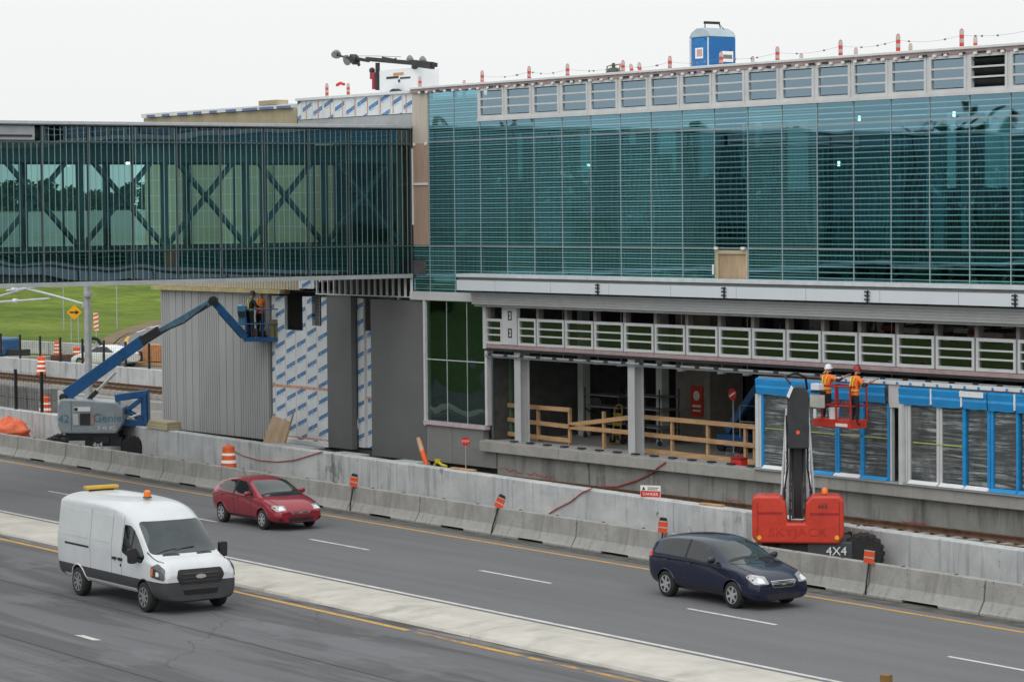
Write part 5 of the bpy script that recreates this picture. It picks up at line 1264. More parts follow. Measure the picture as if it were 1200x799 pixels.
# basket (parallel with the facade)
def wb(px, py, Y): return toR(atY(px, py, Y))
Y0_, Y1_ = 52.6, 53.2
mb = MB()
A0, A1 = atY(952.5, 492, Y0_), atY(997, 500, Y0_); zf = A1.z-.0
vs = [toR(V((x, y, z))) for z in (zf-.06, zf+.17) for (x, y) in ((A0.x, Y0_), (A1.x, Y0_), (A1.x, Y1_), (A0.x, Y1_))]
mb.add(vs, [(3, 2, 1, 0), (0, 1, 5, 4), (1, 2, 6, 5), (2, 3, 7, 6), (3, 0, 4, 7), (4, 5, 6, 7)])
bf = mb.build('basket_floor', c_redm, rl, bevel=.012)
x, z = wb(998, 498.5, Y0_-.01).x, 0; pq = wb(986, 498, Y0_-.012); nrm = V((-sin(-AR)*-1, 0, 0))
mb = MB(); e1 = (toR(V((1, 0, 0)))-toR(V((0, 0, 0)))); mb.beam(pq-e1*.24, pq+e1*.24, .012, .085); mb.build('label_plate', c_white, bf)
zr = [zf+.55, zf+1.08]; mb = MB()
for fx_ in (.22, .60, .98):
    for y in (Y0_, Y1_): X = A0.x+(A1.x-A0.x)*fx_; mb.tube([toR(V((X+.04, y, zf+.1))), toR(V((X, y, zr[1])))], .03, 7)
for zz in zr: mb.tube([toR(V(p_)) for p_ in ((A0.x+.42, Y0_, zz), (A1.x-.03, Y0_, zz), (A1.x-.03, Y1_, zz), (A0.x+.42, Y1_, zz), (A0.x+.42, Y0_, zz))], .026, 7)
mb.build('basket_rail', pm('basket_red_shaded', (.36, .025, .02), .5, var=.25, scale=8), rl)  # rails darker than the machine red, shade put into the colour
def wbox(p0, p1, Y, dpt, mat, name):
    P, Q = atY(*p0, Y), atY(*p1, Y); mb = MB(); vs = [toR(V((x, y, z))) for z in (Q.z, P.z) for (x, y) in ((P.x, Y), (Q.x, Y), (Q.x, Y+dpt), (P.x, Y+dpt))]
    mb.add(vs, [(3, 2, 1, 0), (4, 5, 6, 7), (0, 1, 5, 4), (1, 2, 6, 5), (2, 3, 7, 6), (3, 0, 4, 7)]); return mb.build(name, mat, rl, bevel=.008)
wbox((950, 449), (959, 457), 52.3, .2, c_white, 'control_box'); wbox((949, 462), (965, 478), 52.35, .06, pm('manual_pouch', (.45, .43, .40), .8), 'document_pouch'); wbox((953, 479), (955.5, 490), 52.36, .05, c_white, 'pouch_strap'); wbox((950, 457.5), (962, 461), 52.32, .2, c_dark, 'control_panel')
zfl = zf-.06+.001
bk2 = thing('bucket', 'white plastic bucket standing on the red basket floor', 'bucket', (atY(977, 490, 52.75).x, 52.75, zf+.17))
mb = MB(); mb.lathe([(.13, 0), (.15, .3), (.155, .3), (.155, .27), (.14, .27)], 16); mb.build('body', c_white, bk2, smooth=40)
mb = MB(); mb.tube([(.155*cos(t*pi/8), 0, .28+.1*sin(t*pi/8)) for t in range(9)], .006, 5); mb.build('handle', c_steelg, bk2)
armsA = (((.42, .10, 1.40), (.63, .22, 1.52)), ((-.33, .12, 1.35), (-.36, .36, 1.55)))
person('worker in orange vest and white helmet at the left of the red lift basket', 'person', (atY(968, 470, 52.95).x, 52.95, zf+.0), R(4), (((.40, .12, 1.30), (.62, .25, 1.45)), ((-.33, .12, 1.35), (-.36, .36, 1.55))), c_white, c_vest, .12, sc=.92)
person('worker in orange vest and red helmet at the right of the red lift basket', 'person', (atY(1001, 475, 52.85).x, 52.85, zf+.0), R(-8), (((.36, .10, 1.18), (.60, .28, 1.36)), ((-.3, .16, 1.2), (-.2, .4, 1.3))), pm('red_helmet', (.30, .015, .03), .35), c_vest, .12, sc=.93)
# ================================================================== platform screen, wrapped in film
ps = thing('platform_screen', 'row of platform screen doors under blue protective film beside the open platform', 'screen doors', (-58, 54, 1.45), world=True)
c_film = pm('blue_film', (.02, .27, .62), .35, var=.12, scale=1.5, stretch=(.6, 1, 4), coat=.2, layers=[((1.5, 1, 7), .6, .75, (.05, .38, .72))])
m, nt, out = newmat('wrapped_glass'); b = pbsdf(nt, out, .28, 0, .4, .5)
f = noise(nt, (.7, 1, 14), detail=6, rough=.65, lo=.47, hi=.66, dist=.8); f2 = noise(nt, (1.1, 1, 1.4), detail=3, lo=.38, hi=.58)
c = mixc(nt, noise(nt, (1.5, 1, .6)), (.03, .035, .036), (.095, .105, .108)); c = mixc(nt, math_n(nt, 'MULTIPLY', math_n(nt, 'MULTIPLY', f, f2), .9), c, (.48, .52, .53))
nt.links.new(c, b.inputs['Base Color'])
bp_ = nd(nt, 'ShaderNodeBump'); bp_.inputs['Strength'].default_value = .5; bp_.inputs['Distance'].default_value = .03; nt.links.new(f, bp_.inputs['Height']); nt.links.new(bp_.outputs[0], b.inputs['Normal']); c_wrap = m
YP = 54.02
def X_(px): return atY(px, 500, YP).x
zb_, zh0, zh1 = 1.46, 3.66, 4.14
def vbar(px0, px1, mat, name, z0=1.52, z1=3.66, yo=0, dp=.08): return MB().box(X_(px0), X_(px1), YP-.03+yo, YP+dp, z0, z1).build(name, mat, ps)
MB().box(X_(886), X_(1190)+10, YP-.12, YP+.2, zb_-.005, zb_+.05).build('threshold', c_alu, ps)
MB().box(X_(886), X_(1190)+10, YP+.1, YP+.4, zh0+.02, zh1+.02).build('header_box', c_alu, ps)
for a, b in ((889, 968), (968.4, 1041), (1057, 1094), (1095, 1130), (1131, 1160), (1161, 1192), (1193, 1250), (1251, 1300)):
    z0 = zh0+random.uniform(-.03, .01)
    mb = MB(); n = 6; vs = []
    for i in range(n+1):
        x = X_(a)+(X_(b)-X_(a))*i/n; w_ = random.uniform(-.012, .012)
        for (z, y) in ((z0+w_, -.09), (z0+.2, -.13), (zh0+.26, -.115), (zh1-.05, -.14), (zh1, -.06)): vs.append((x, YP+y+w_, z))
    mb.add(vs, [(i*5+j, (i+1)*5+j, (i+1)*5+j+1, i*5+j+1) for i in range(n) for j in range(4)]); mb.build('header_film', c_film, ps)
MB().box(X_(1129), X_(1157), YP-.16, YP-.145, zh1-.16, zh1-.01).build('torn_film', c_reflw, ps)
for px in (1094.4, 1192.4, 1130): MB().box(X_(px), X_(px)+.05, YP-.15, YP-.12, zh0+.05, zh1).build('film_tape', c_reflw, ps)
post = c_frame
for a, b in ((886, 890), (890.6, 893.4)): vbar(a, b, post, 'door_post')
panes = [(896, 928), (930, 980), (985, 1009), (1014, 1041), (1068, 1098), (1105, 1129), (1135, 1158), (1166, 1192), (1198, 1222), (1228, 1252)]
for a, b in panes: MB().box(X_(a), X_(b), YP+.0, YP+.03, 1.62, 3.66).build('wrapped_pane', c_wrap, ps)
for a, b in ((893.5, 896), (980, 982), (982.6, 985), (1009.3, 1013.6), (1041.2, 1043.6), (1129.3, 1133), (1158.4, 1161.6), (1162.4, 1165.6), (1192.3, 1195), (1222.3, 1227)): vbar(a, b, c_film, 'film_strip', yo=-.02)
for a, b in ((1062, 1064), (1064.6, 1067.6), (1098.4, 1101.4), (1102, 1104.7), (1044, 1046)): vbar(a, b, post, 'door_post')
for a, b in ((1057, 1061.4),): vbar(a, b, post, 'door_post', 1.46, 3.66, yo=-.1)
MB().box(X_(1043), X_(1056), YP-.05, YP+.2, 3.55, 4.2).build('end_panel', c_frame, ps)
mb = MB(); [mb.box(X_(1048), X_(1055), YP+.3, YP+.34, z, z+.25) for z in (1.9, 2.5, 3.0, 3.35)]; mb.build('stacked_frame', [c_tan], ps)
for a, b, mt in ((896, 928, c_white), (930, 955, c_film), (955.5, 979, c_film), (979.5, 1010, c_white), (1011, 1042, c_film), (1067, 1101, c_white), (1103, 1132, c_white), (1133, 1161, c_white), (1162, 1194, c_film), (1195, 1226, c_film)):
    mb = MB(); x0, x1 = X_(a)+.01, X_(b)-.01; mb.add([(x0, YP-.14, zb_+.055), (x1, YP-.14, zb_+.055), (x1, YP-.03, zb_+.15), (x0, YP-.03, zb_+.15), (x0, YP-.02, zb_+.055), (x1, YP-.02, zb_+.055)], [(0, 1, 2, 3), (3, 2, 5, 4), (4, 5, 1, 0), (0, 3, 4), (1, 5, 2)]); mb.build('sill_cover', mt, ps)
for (px0, px1, py0, py1) in ((1133-3, 1155, 568.5, 568.5),):
    pass
mb = MB(); q0 = atY(1070, 517.5, YP-.04); q1 = atY(1129, 522, YP-.04); mb.box(q0.x, q1.x, YP-.05, YP-.03, q0.z-.025, q0.z); q0 = atY(897, 501, YP-.04); mb.box(q0.x, X_(1041), YP-.05, YP-.032, q0.z-.02, q0.z); mb.build('yellow_tape', pm('tape_yellow', (.45, .55, .12), .5), ps)
mb = MB(); x0 = X_(1066); vs = []
a_, b_ = atY(968, 445, YP-.2).x, X_(1300)
mb.box(a_, b_, YP-.1, YP+.0, 4.19, 4.30); mb.build('white_membrane', c_foilw, ps)
mb = MB(); x = a_+.2
while x < b_: mb.ball((x, YP-.11, 4.235), (.05, .02, .04), 8, 6); x += .52
mb.build('membrane_fixing', c_film, ps)
# ================================================================== loose things on and around the site
def drum(label, loc, group='orange traffic drums', h=1.0, rz=0):
    r = thing('traffic_drum', label, 'traffic drum', loc, rz, group)
    mb = MB(); prof = [(.29, 0), (.29, .05)]; mats = [0]
    zs = [(.06, .22, 0), (.221, .31, 1), (.311, .45, 0), (.451, .54, 1), (.541, .68, 0), (.681, .75, 1), (.751, .88, 0)]
    mats = [2, 2]; prof = [(.33, 0), (.33, .06)]
    rr_ = .30
    for (a, b, c_) in zs:
        prof += [(rr_, a+.001), (rr_-.012, b)]; mats += [c_, c_]; rr_ -= .014
    prof += [(rr_+.012, .885), (rr_, .93), (rr_-.05, .955), (.05, .96), (.01, .965)]; mats += [0, 0, 0, 0, 0]
    prof = [(a, b*h) for a, b in prof]
    mb.lathe(prof, 20, mats=mats[:len(prof)-1]); mb.build('body', [c_orange, c_reflw, c_black], r, smooth=35)
    m2 = MB(); m2.tube([(-.07, 0, .94*h), (-.05, 0, 1.04*h), (.05, 0, 1.04*h), (.07, 0, .94*h)], .014, 5); m2.build('handle', c_orange, r)
    return r
def onroadX(px, py, z): q = atZ(px, py, z); return (q.x, q.y, z)
drum('orange and white traffic drum by the far track, left of the steel mast', onroadX(49, 440.5, .13), h=1.14)
drum('orange and white traffic drum behind the pale wall, left of the blue boom lift', (lambda q: (q.x, q.y, .13))(atY(53, 480, 55)), h=1.15)
drum('tall orange traffic drum on the far road between the arrow sign posts', onroadX(90, 428, .0), h=1.15)
drum('orange traffic drum partly hidden behind the steel mast', onroadX(101, 443, .13), h=1.2)
drum('small distant orange traffic drum left of the arrow sign', onroadX(68, 417, .0), h=1.0)
q = atY(268, 545, 48.0); drum('orange traffic drum standing behind the barrier left of the red hatchback', (q.x, q.y, .13), h=1.13)
# orange bag
q = atY(11, 508, 49.2); mb = MB(); N = 40; K = 24; vs = []
for i in range(K+1):
    th = pi*i/K
    for j in range(N):
        ph = 2*pi*j/N; d = V((sin(th)*cos(ph), sin(th)*sin(ph), cos(th)))
        k = 1 + .30*mnoise.noise(d*2.1+V((3, 1, 2))) - .22*abs(mnoise.noise(d*4.2)) + .1*mnoise.noise(d*9)
        top = max(0, d.z)**2; vs.append((d.x*.9*k*(1-.6*top), d.y*.5*k*(1-.5*top), .50+d.z*.52*k + .12*top))
mb.add(vs, [(i*N+j, (i+1)*N+j, (i+1)*N+(j+1) % N, i*N+(j+1) % N) for i in range(K) for j in range(N)])
o = mb.build('sandbag', pm('orange_bag_fabric', (.72, .16, .075), .7, var=.2, scale=5, bump=.3, bscale=10), smooth=80); o.location = (q.x, q.y, .0); o.rotation_euler = (0, 0, R(40)); tag(o, 'large crumpled orange bag heaped between the barrier and the pale wall', 'bag')
# timber stack, plywood board
def topbox(name, label, cat, p0, p1, Y, depth, z0, mat, bev=.01, rot=0):
    a, b = atY(*p0, Y), atY(*p1, Y); w = b.x-a.x; h = abs(a.z-b.z) if z0 is None else None
    return a, b
q = atY(223, 510, 51.3); ts = thing('timber_stack', 'small stack of yellow sheathing boards on the pale wall before the ribbed cladding', 'timber', (q.x, wallY(q.x)+.25, wallZ(q.x)+.005), HEAD)
mb = MB()
for i in range(3): MB().box(-.85+.05*i, .85-.04*i, -.3+.02*i, .3, .0+.1*i, .09+.1*i).build('board', c_tan, ts)
q = atY(291, 514, 52.0); pb = thing('plywood_board', 'worn plywood board leaning tilted behind the pale wall', 'board', (q.x, 52.9, .62-.45), 0)
mb = MB(); mb.prism([(-.85, .1), (.65, -.05), (.85, 1.32), (-.55, 1.5)], lambda u, v, d: (u, .3*v+d, v), 0, .03); mb.build('sheet', c_ply, pb)
mb = MB(); mb.beam((.62, .1, .1), (.98, .46, 1.75), .09, .05); mb.build('stick', c_timber, pb)
# traffic tube, stop paddle
q0, q1 = atY(490, 513, 52.3), atY(500, 545, 52.3); tt = thing('guide_tube', 'leaning orange and white tube behind the pale wall by the dark panel', 'tube', (q1.x, 52.3, q1.z))
d = q0-q1; L_ = d.length; mb = MB(); mb.lathe([(.09, 0), (.09, L_*.52), (.085, L_*.53), (.085, L_*.88), (.075, L_*.89), (.075, L_)], 12, mats=[0, 0, 1, 1, 1, 0], d=d); mb.build('tube', [c_orange, pm('dirty_peach', (.5, .32, .2), .6)], tt, smooth=40)
q = atY(545.5, 517, 53.2); z0 = .75; sg = thing('stop_sign', 'small red stop sign on a thin post before the grey base panel', 'sign', (q.x, 53.2, z0), R(48))
mb = MB(); h = q.z-z0; mb.prism([(.155*cos(pi/8+k*pi/4), h+.155*sin(pi/8+k*pi/4)) for k in range(8)], lambda u, v, d: (u, d, v), -.01, .01); pp = mb.build('plate', c_red, sg)
text_part('lettering', 'STOP', .105, c_reflw, pp, facing((0, -.012, h), (0, -1, 0)), .002)
MB().cyl((0, .02, -.4), (0, .02, h), .022, n=8).build('post', c_steelg, sg)
q = atY(515, 548, 52.2); yv = thing('pipe_fitting', 'small yellow pipe fitting lying behind the pale wall', 'pipe', (q.x, 52.2, q.z), 0)
mb = MB(); mb.tube([(-.3, 0, .05), (-.1, 0, .2), (.15, 0, .1), (.4, 0, .08)], .05, 8); mb.lathe([(.1, 0), (.1, .12)], 10, o=(-.1, 0, .16)); mb.build('fitting', pm('yellow_plastic', (.6, .5, .03), .5), yv, smooth=50)
for i, (pa, pb_, lb) in enumerate((((395, 531), (424, 534), 'pale green insulation sheet lying under the narrow foil strip'), ((465, 540), (495, 544), 'pale green insulation sheet lying by the leaning orange tube'), ((323, 521), (372, 526), 'grey aluminium profile lying below the printed foil wall'))):
    a, b = atY(*pa, 52.6), atY(*pb_, 52.6); o = MB().box(-(b.x-a.x)/2, (b.x-a.x)/2, -.3, .3, 0, .1).build('loose_sheet' if i < 2 else 'metal_profile', pm('green_foam', (.42, .50, .45), .8) if i < 2 else c_alu)
    o.location = ((a.x+b.x)/2, 52.6, (a.z+b.z)/2-.05); tag(o, lb, 'sheet' if i < 2 else 'profile')
# warning board on the wall
q = atY(757, 577, wallY(-61)); ws = thing('warning_board', 'white board with a red lettered panel standing on top of the pale wall', 'sign', (q.x, wallY(q.x)+.12, wallZ(q.x)), R(30))
mb = MB(); mb.box(-.30, .30, -.01, .01, .0, .34); mb.build('plate', c_reflw, ws)
mb = MB(); mb.box(-.29, .29, -.014, -.0105, .015, .19); rp = mb.build('red_panel', c_red, ws)
text_part('lettering', 'DANGER', .115, c_reflw, rp, facing((0, -.0145, .10), (0, -1, 0)), .001)
mb = MB(); mb.prism([(-.05, .21), (.05, .21), (0, .31)], lambda u, v, d: (u-.2, d, v), -.014, -.011); mb.box(-.08, .25, -.014, -.0105, .27, .29); mb.box(-.08, .22, -.014, -.0105, .22, .24); mb.build('emblem', c_dark, ws)
# red cables over the wall
def cable(pp, label, yo=-.03, r=.018):
    P = []
    for (px, py) in pp:
        X = -70.
        for _ in range(8): q = atY(px, py, wallY(X)+yo); X = q.x
        P.append(q)
    Q = []
    for a, b in zip(P, P[1:]):
        for t in (0, .34, .67): Q.append(a.lerp(b, t))
    Q.append(P[-1]); mb = MB(); mb.tube(Q, r, 6); tag(mb.build('power_cable', pm('red_cable', (.38, .05, .045), .6)), label, 'cable')
cable([(271, 527), (285, 534), (305, 539.5), (325, 541), (345, 539), (362, 534), (378, 529)], 'thin red cable sagging along the pale wall above the red hatchback')
cable([(640, 604), (652, 596), (668, 588), (682, 577), (694, 572)], 'red cable running up the pale wall below the timber railing')
P = [atY(px, py, FY-.05) for px, py in ((704, 570), (722, 570), (745, 563), (762, 555), (776, 548), (786, 541))]
mb = MB(); mb.tube([V((p.x, FY-.02 if p.z < 1.09 else FY-.25, p.z)) for p in P], .022, 6); tag(mb.build('power_cable', MATS['red_cable']), 'red cable climbing the platform wall up to the open ledge', 'cable')
# red toolbox on the ledge
q = atY(864.5, 538, FY-.0); tb_ = thing('toolbox', 'red plastic toolbox on the platform edge left of the screen doors', 'toolbox', (q.x, FY+.05, 1.452), R(-8))
MB().box(-.28, .28, -.13, .13, 0, .2).build('box', c_red, tb_, bevel=.02); MB().box(-.285, .285, -.135, .135, .205, .27).build('lid', c_redd, tb_, bevel=.02)
mb = MB(); mb.tube([(-.1, 0, .27), (-.1, 0, .33), (.1, 0, .33), (.1, 0, .27)], .014, 6); mb.build('handle', c_red, tb_)
# timber railing
gr = thing('timber_railing', 'rough timber safety railing along the open platform edge', 'railing', (-72, FY+.9, 1.45), world=True)
GY = FY+.9
def gpt(p): return atY(p[0], p[1], GY)
for px, t_, b_ in ((594, 470, 508), (630, 475, 513), (667, 478, 517), (707, 482, 520), (787, 489, 529), (829, 493, 533), (873, 498, 537), (884, 499, 538)):
    a = gpt((px, t_)); MB().box(a.x-.05, a.x+.05, GY-.02, GY+.07, 1.452, a.z).build('post', c_timber, gr)
for p0, p1 in (((590, 474), (669, 480)), ((594, 491), (668, 499.5)), ((669, 497.5), (740, 489)), ((669, 500), (740, 506.5)), ((751, 488), (887, 500)), ((751, 508), (887, 522)), ((590, 507), (670, 516)), ((752, 527), (887, 541))):
    a, b = gpt(p0), gpt(p1); MB().beam((a.x, GY-.045, a.z), (b.x, GY-.045, b.z), .045, .14).build('rail', c_timber, gr)
# signs and gear inside
q = atY(816.5, 470, FY+4.95); sb = thing('site_sign', 'red rectangular safety sign on the block wall behind the timber railing', 'sign', (q.x, FY+4.96, q.z))
MB().box(-.3, .3, -.02, .02, -.5, .5).build('plate', pm('sign_red', (.62, .06, .03), .5), sb); mb = MB(); mb.lathe([(.16, 0), (.16, .005)], 18, o=(0, -.021, .18), d=(0, -1, 0)); mb.box(-.22, .22, -.025, -.021, -.2, -.12); mb.box(-.2, .2, -.025, -.021, -.34, -.28); mb.build('emblem', c_reflw, sb)
q = atY(858.5, 462, FY+2.4); nd_ = thing('round_sign', 'round red and white sign standing inside the dark platform hall', 'sign', (q.x, FY+2.4, 1.455))
h = q.z-1.455; mb = MB(); mb.cyl((0, -.01, h), (0, .01, h), .19, n=24); pl_ = mb.build('plate', c_red, nd_); mb = MB(); mb.beam((-.14, -.014, h-.07), (.14, -.014, h+.07), .006, .06); mb.build('bar', c_reflw, pl_)
MB().cyl((0, .03, 0), (0, .03, h), .025, n=8).build('post', c_steelg, nd_)
mb = MB(); [mb.beam((0, .03, .02), (.3*cos(a), .03+.3*sin(a), .02), .05, .04) for a in (0, pi/2, pi, 3*pi/2)]; mb.build('foot', c_steelg, nd_)
def scaffold(px0, px1, py0, py1, Y, label):
    a, b = atY(px0, py1, Y), atY(px1, py0, Y); r = thing('work_platform', label, 'scaffold', ((a.x+b.x)/2, Y, 1.455)); w = (b.x-a.x)/2; h = b.z-1.455
    for x in (-w, w):
        for y in (-.4, .4): MB().cyl((x, y, .1), (x, y, h), .025, n=7).build('leg', c_dark, r)
    for z in (h*.3, h*.62, h*.85): MB().box(-w-.03, w+.03, -.42, .42, z, z+.04).build('deck', pm('deck_grey', (.2, .2, .2), .7), r)
    mb = MB(); mb.beam((-w, -.42, .2), (w, -.42, h*.6), .03, .03); mb.beam((-w, -.42, h*.6), (w, -.42, .2), .03, .03); mb.build('brace', c_dark, r)
    for x in (-w, w): mb = MB(); mb.lathe([(.08, -.03), (.08, .03)], 12, o=(x, -.4, .08), d=(0, 1, 0)); mb.build('castor', c_rubber, r)
scaffold(697, 736, 456, 500, FY+3.6, 'dark rolling work platform left of the second pale column'); scaffold(746, 784, 456, 505, FY+3.2, 'dark rolling work platform right of the second pale column')
q = atY(722, 500, FY+2.2); ht = thing('hand_truck', 'yellow hand truck behind the railing left of the second column', 'hand truck', (q.x, FY+2.2, 1.455)); cy_ = pm('yellow_paint', (.22, .15, .02), .5, var=.2)
mb = MB()
for s in (-1, 1): mb.tube([(s*.2, 0, .12), (s*.2, .1, 1.1), (s*.14, .14, 1.25), (0, .15, 1.28)], .025, 6)
for z in (.35, .65, .95): mb.beam((-.2, .06, z), (.2, .06, z), .03, .12)
mb.build('frame', cy_, ht); MB().box(-.24, .24, -.25, 0, .02, .04).build('toe_plate', cy_, ht)
for s in (-1, 1): mb = MB(); mb.lathe([(.05, -.03), (.12, -.03), (.12, .03), (.05, .03)], 16, o=(s*.28, .06, .12), d=(1, 0, 0)); mb.build('wheel', c_rubber, ht, smooth=40)
q = atY(868, 500, FY+3.4); sl_ = thing('work_lift', 'small blue lift with a sloping arm inside the hall near the round sign', 'lift', (q.x, FY+3.4, 1.455))
MB().box(-.7, .6, -.4, .4, .15, .55).build('base', c_blue, sl_, bevel=.03); MB().beam((-.6, 0, .6), (.9, 0, 2.1), .2, .25).build('arm', c_blue, sl_, bevel=.01)
for x in (-.5, .4):
    for y in (-.36, .36): mb = MB(); mb.lathe([(.1, -.06), (.18, -.06), (.18, .06), (.1, .06)], 16, o=(x, y, .18), d=(0, 1, 0)); mb.build('wheel', c_rubber, sl_, smooth=40)
mb = MB(); mb.tube([(.5, -.45, .5), (.5, -.45, 1.5), (1.3, -.45, 1.5), (1.3, -.45, .5)], .02, 6); mb.tube([(.5, -.45, 1.0), (1.3, -.45, 1.0)], .02, 6); mb.build('guard', c_steelg, sl_)
q = atY(668, 498, FY+3.8); cr = thing('machine_crate', 'grey covered machine crate in the hall behind the first railing bay', 'crate', (q.x, FY+4.4, 1.455)); MB().box(-.9, .9, -.5, .5, .1, .85).build('crate', pm('crate_grey', (.14, .145, .15), .7, var=.3), cr, bevel=.05); mb = MB(); mb.cyl((-1.1, -.2, 1.05), (1.0, -.2, 1.05), .2, n=14); mb.build('duct_roll', c_steelg, cr, smooth=50)
for x in (-.7, 0, .7): MB().box(x-.08, x+.08, -.45, .45, 0, .098).build('skid', c_timber, cr)
q = atY(584, 490, FY+.7); wp = MB().box(-.3, .3, -.02, .02, 0, 1.15).build('plywood_sheet', pm('brown_ply', (.2, .13, .07), .8, var=.25)); wp.location = (q.x, FY+.55, 1.455); wp.rotation_euler = (R(-8), 0, 0); tag(wp, 'brown plywood sheet leaning beside the first pale column', 'board')
# ================================================================== railway
def track(Yc, z, label, x0, x1, sl0):
    r = thing('railway_track', label, 'railway track', (-120, Yc, .12), world=True)
    for s in (-1, 1):
        pr = [(-.07, 0), (.07, 0), (.012, .05), (.012, .12), (.036, .13), (.036, .17), (-.036, .17), (-.036, .13), (-.012, .12), (-.012, .05)]
        MB().prism(pr, lambda u, v, d: (d, Yc+s*.76+u, z+v), x0, x1).build('rail', c_rust, r)
    me = None; mb = MB(); mb.prism([(-.14, 0), (.14, 0), (.10, .2), (-.10, .2)], lambda u, v, d: (u, d, v), -1.3, 1.3); first = mb.build('sleeper', c_slab, r)
    first.location = V((0, 0, 0)); me = first.data
    for k in range(95):
        o = first if k == 0 else first.copy()
        if k: COL.objects.link(o)
        o.location = (sl0 - .62*k, Yc, z-.2)
    return r
track(67.15, .34, 'far railway track on pale sleepers running into the ribbed building', -420, -100, -101)
track(52.55, .34, 'near railway track between the pale wall and the platform', -420, 10, -50)
# parapet beyond the tracks, fence, near fence
pw = thing('track_parapet', 'low pale concrete parapet beyond the far railway track', 'wall', (-150, 71.2, 0), world=True)
for k in range(20): a = -300+10*k; MB().box(a+.012, a+9.988, 71.0, 71.4, 0, .98).build('parapet_bay', c_conc_w, pw, bevel=.015)
def fence(name, pxs, Y, z0, h, label, xa, xb):
    r = thing(name, label, 'fence', (-140, Y, z0), world=True)
    for px in pxs: x = atY(px, 430, Y).x; MB().box(x-.05, x+.05, Y-.05, Y+.05, z0, z0+h).build('post', c_black, r)
    mb = MB()
    for i in range(9): z = z0+.15+(h-.25)*i/8; mb.box(xa, xb, Y-.004, Y+.004, z-.004, z+.004)
    x = xa
    while x < xb: mb.box(x-.003, x+.003, Y-.0045, Y+.0045, z0+.1, z0+h-.1); x += .25
    o = mb.build('wire_mesh', c_dark, r)
fence('track_fence', (-25, 1.5, 24, 47.5, 71, 97, 122, 147.5, 175, 205), 71.2, .98, 1.35, 'black post and wire fence on the low parapet beyond the tracks', -175, -128)
fence('wall_fence', (-14, 18, 48.5), wallY(-104)+.2, 1.1, 1.75, 'black post fence standing on the pale wall at the far left', -112, -102.2)
# block pile of gabions behind the fence
gb = thing('block_stack', 'stack of weathered grey concrete blocks behind the left fence', 'blocks', (atY(18, 470, 58).x, 58, .12))
rr = random.Random(9)
for i in range(9):
    w0 = -5+i*.98
    for j in range(2): MB().box(w0+.02+rr.uniform(0, .03), w0+.94, -.3, .3, .55*j, .55*j+.535).build('block', pm('block_grey_%d' % (i % 3), (.13+.03*(i % 3),)*3, .9, var=.25), gb, bevel=.02)
bp2 = tag(MB().box(-6.5, 6.5, -.1, .1, 0, .35).build('kerb_stone', c_slab), 'long pale kerb stone between the two railway tracks', 'kerb'); bp2.location = (-118, 62.5, .12)
# catenary mast
q = atY(103.5, 420, 57); cm = thing('catenary_mast', 'galvanised steel mast with diagonal bracket arms beside the arrow sign', 'mast', (q.x, 57, .12), world=True)
X = q.x; MB().cyl((X, 57, .12), (X-.02, 57, 8.0), .17, .14, n=16).build('pole', c_steelg, cm, smooth=50); MB().box(X-.3, X+.3, 56.7, 57.3, .12, .3).build('base', c_slab, cm)
A_ = lambda px, py: atY(px, py, 57)
c_cant = pm('cantilever_grey', (.55, .57, .58), .45, .2)
for pp in (((101, 357), (62, 346), (30, 338)), ((58, 350), (0, 354), (-60, 359)), ((44, 334), (7, 345), (-50, 362)), ((40, 337), (8, 340.5))): mb = MB(); mb.tube([A_(*p) for p in pp], .05, 8); mb.build('arm', c_cant, cm)
for px, py in ((101, 357.5), (103, 345)): a = A_(px, py); MB().cyl((a.x+.02, 57, a.z-.1), (a.x+.02, 57, a.z+.1), .2, n=14).build('clamp', c_steelg, cm)
for px, py in ((17, 339), (18, 352.5)): a = A_(px, py); MB().cyl(a-V((.15, 0, 0)), a+V((.15, 0, 0)), .1, n=10).build('insulator', c_white, cm)
# arrow sign
B0 = EYE + ray(87, 366).normalized()*190; hs_ = B0.z
wsn = thing('arrow_sign', 'yellow diamond sign with a black arrow pointing right in the field', 'sign', (B0.x, B0.y, 0), R(63))
S_ = .48*1.0; s = 8.8*190/3346
mb = MB(); mb.prism(round_poly([(-s, hs_), (0, hs_-s), (s, hs_), (0, hs_+s)], .08), fnx, -.012, .012); pl_ = mb.build('plate', pm('sign_yellow', (.80, .36, .0), .5, var=.05), wsn)
mb = MB(); mb.prism([(-.30, hs_-.05), (.08, hs_-.05), (.08, hs_-.16), (.33, hs_), (.08, hs_+.16), (.08, hs_+.05), (-.30, hs_+.05)], fnx, -.02, -.0125); mb.build('arrow', c_black, pl_)
for x in (-.22, .24): MB().cyl((x, .04, -.05), (x, .04, hs_+.1), .035, n=8).build('post', c_steelg, wsn)
B1 = EYE + ray(112.5, 377).normalized()*185
st_ = thing('striped_marker', 'narrow red and white striped panel on a post right of the steel mast', 'sign', (B1.x, B1.y, 0), R(63))
mb = MB(); w_, h_ = .16, .56; mb.box(-w_, w_, -.012, .012, B1.z-h_, B1.z+h_); pl_ = mb.build('plate', c_reflw, st_)
mb = MB()
for k in range(4): z = B1.z-h_+.03+k*.28; mb.prism([(-w_+.002, z), (w_-.002, z+.1), (w_-.002, min(z+.24, B1.z+h_-.01)), (-w_+.002, min(z+.14, B1.z+h_-.01))], fnx, -.02, -.0125)
mb.build('stripe', c_orange, pl_); MB().cyl((0, .04, -.05), (0, .04, B1.z+.4), .035, n=8).build('post', c_steelg, st_)
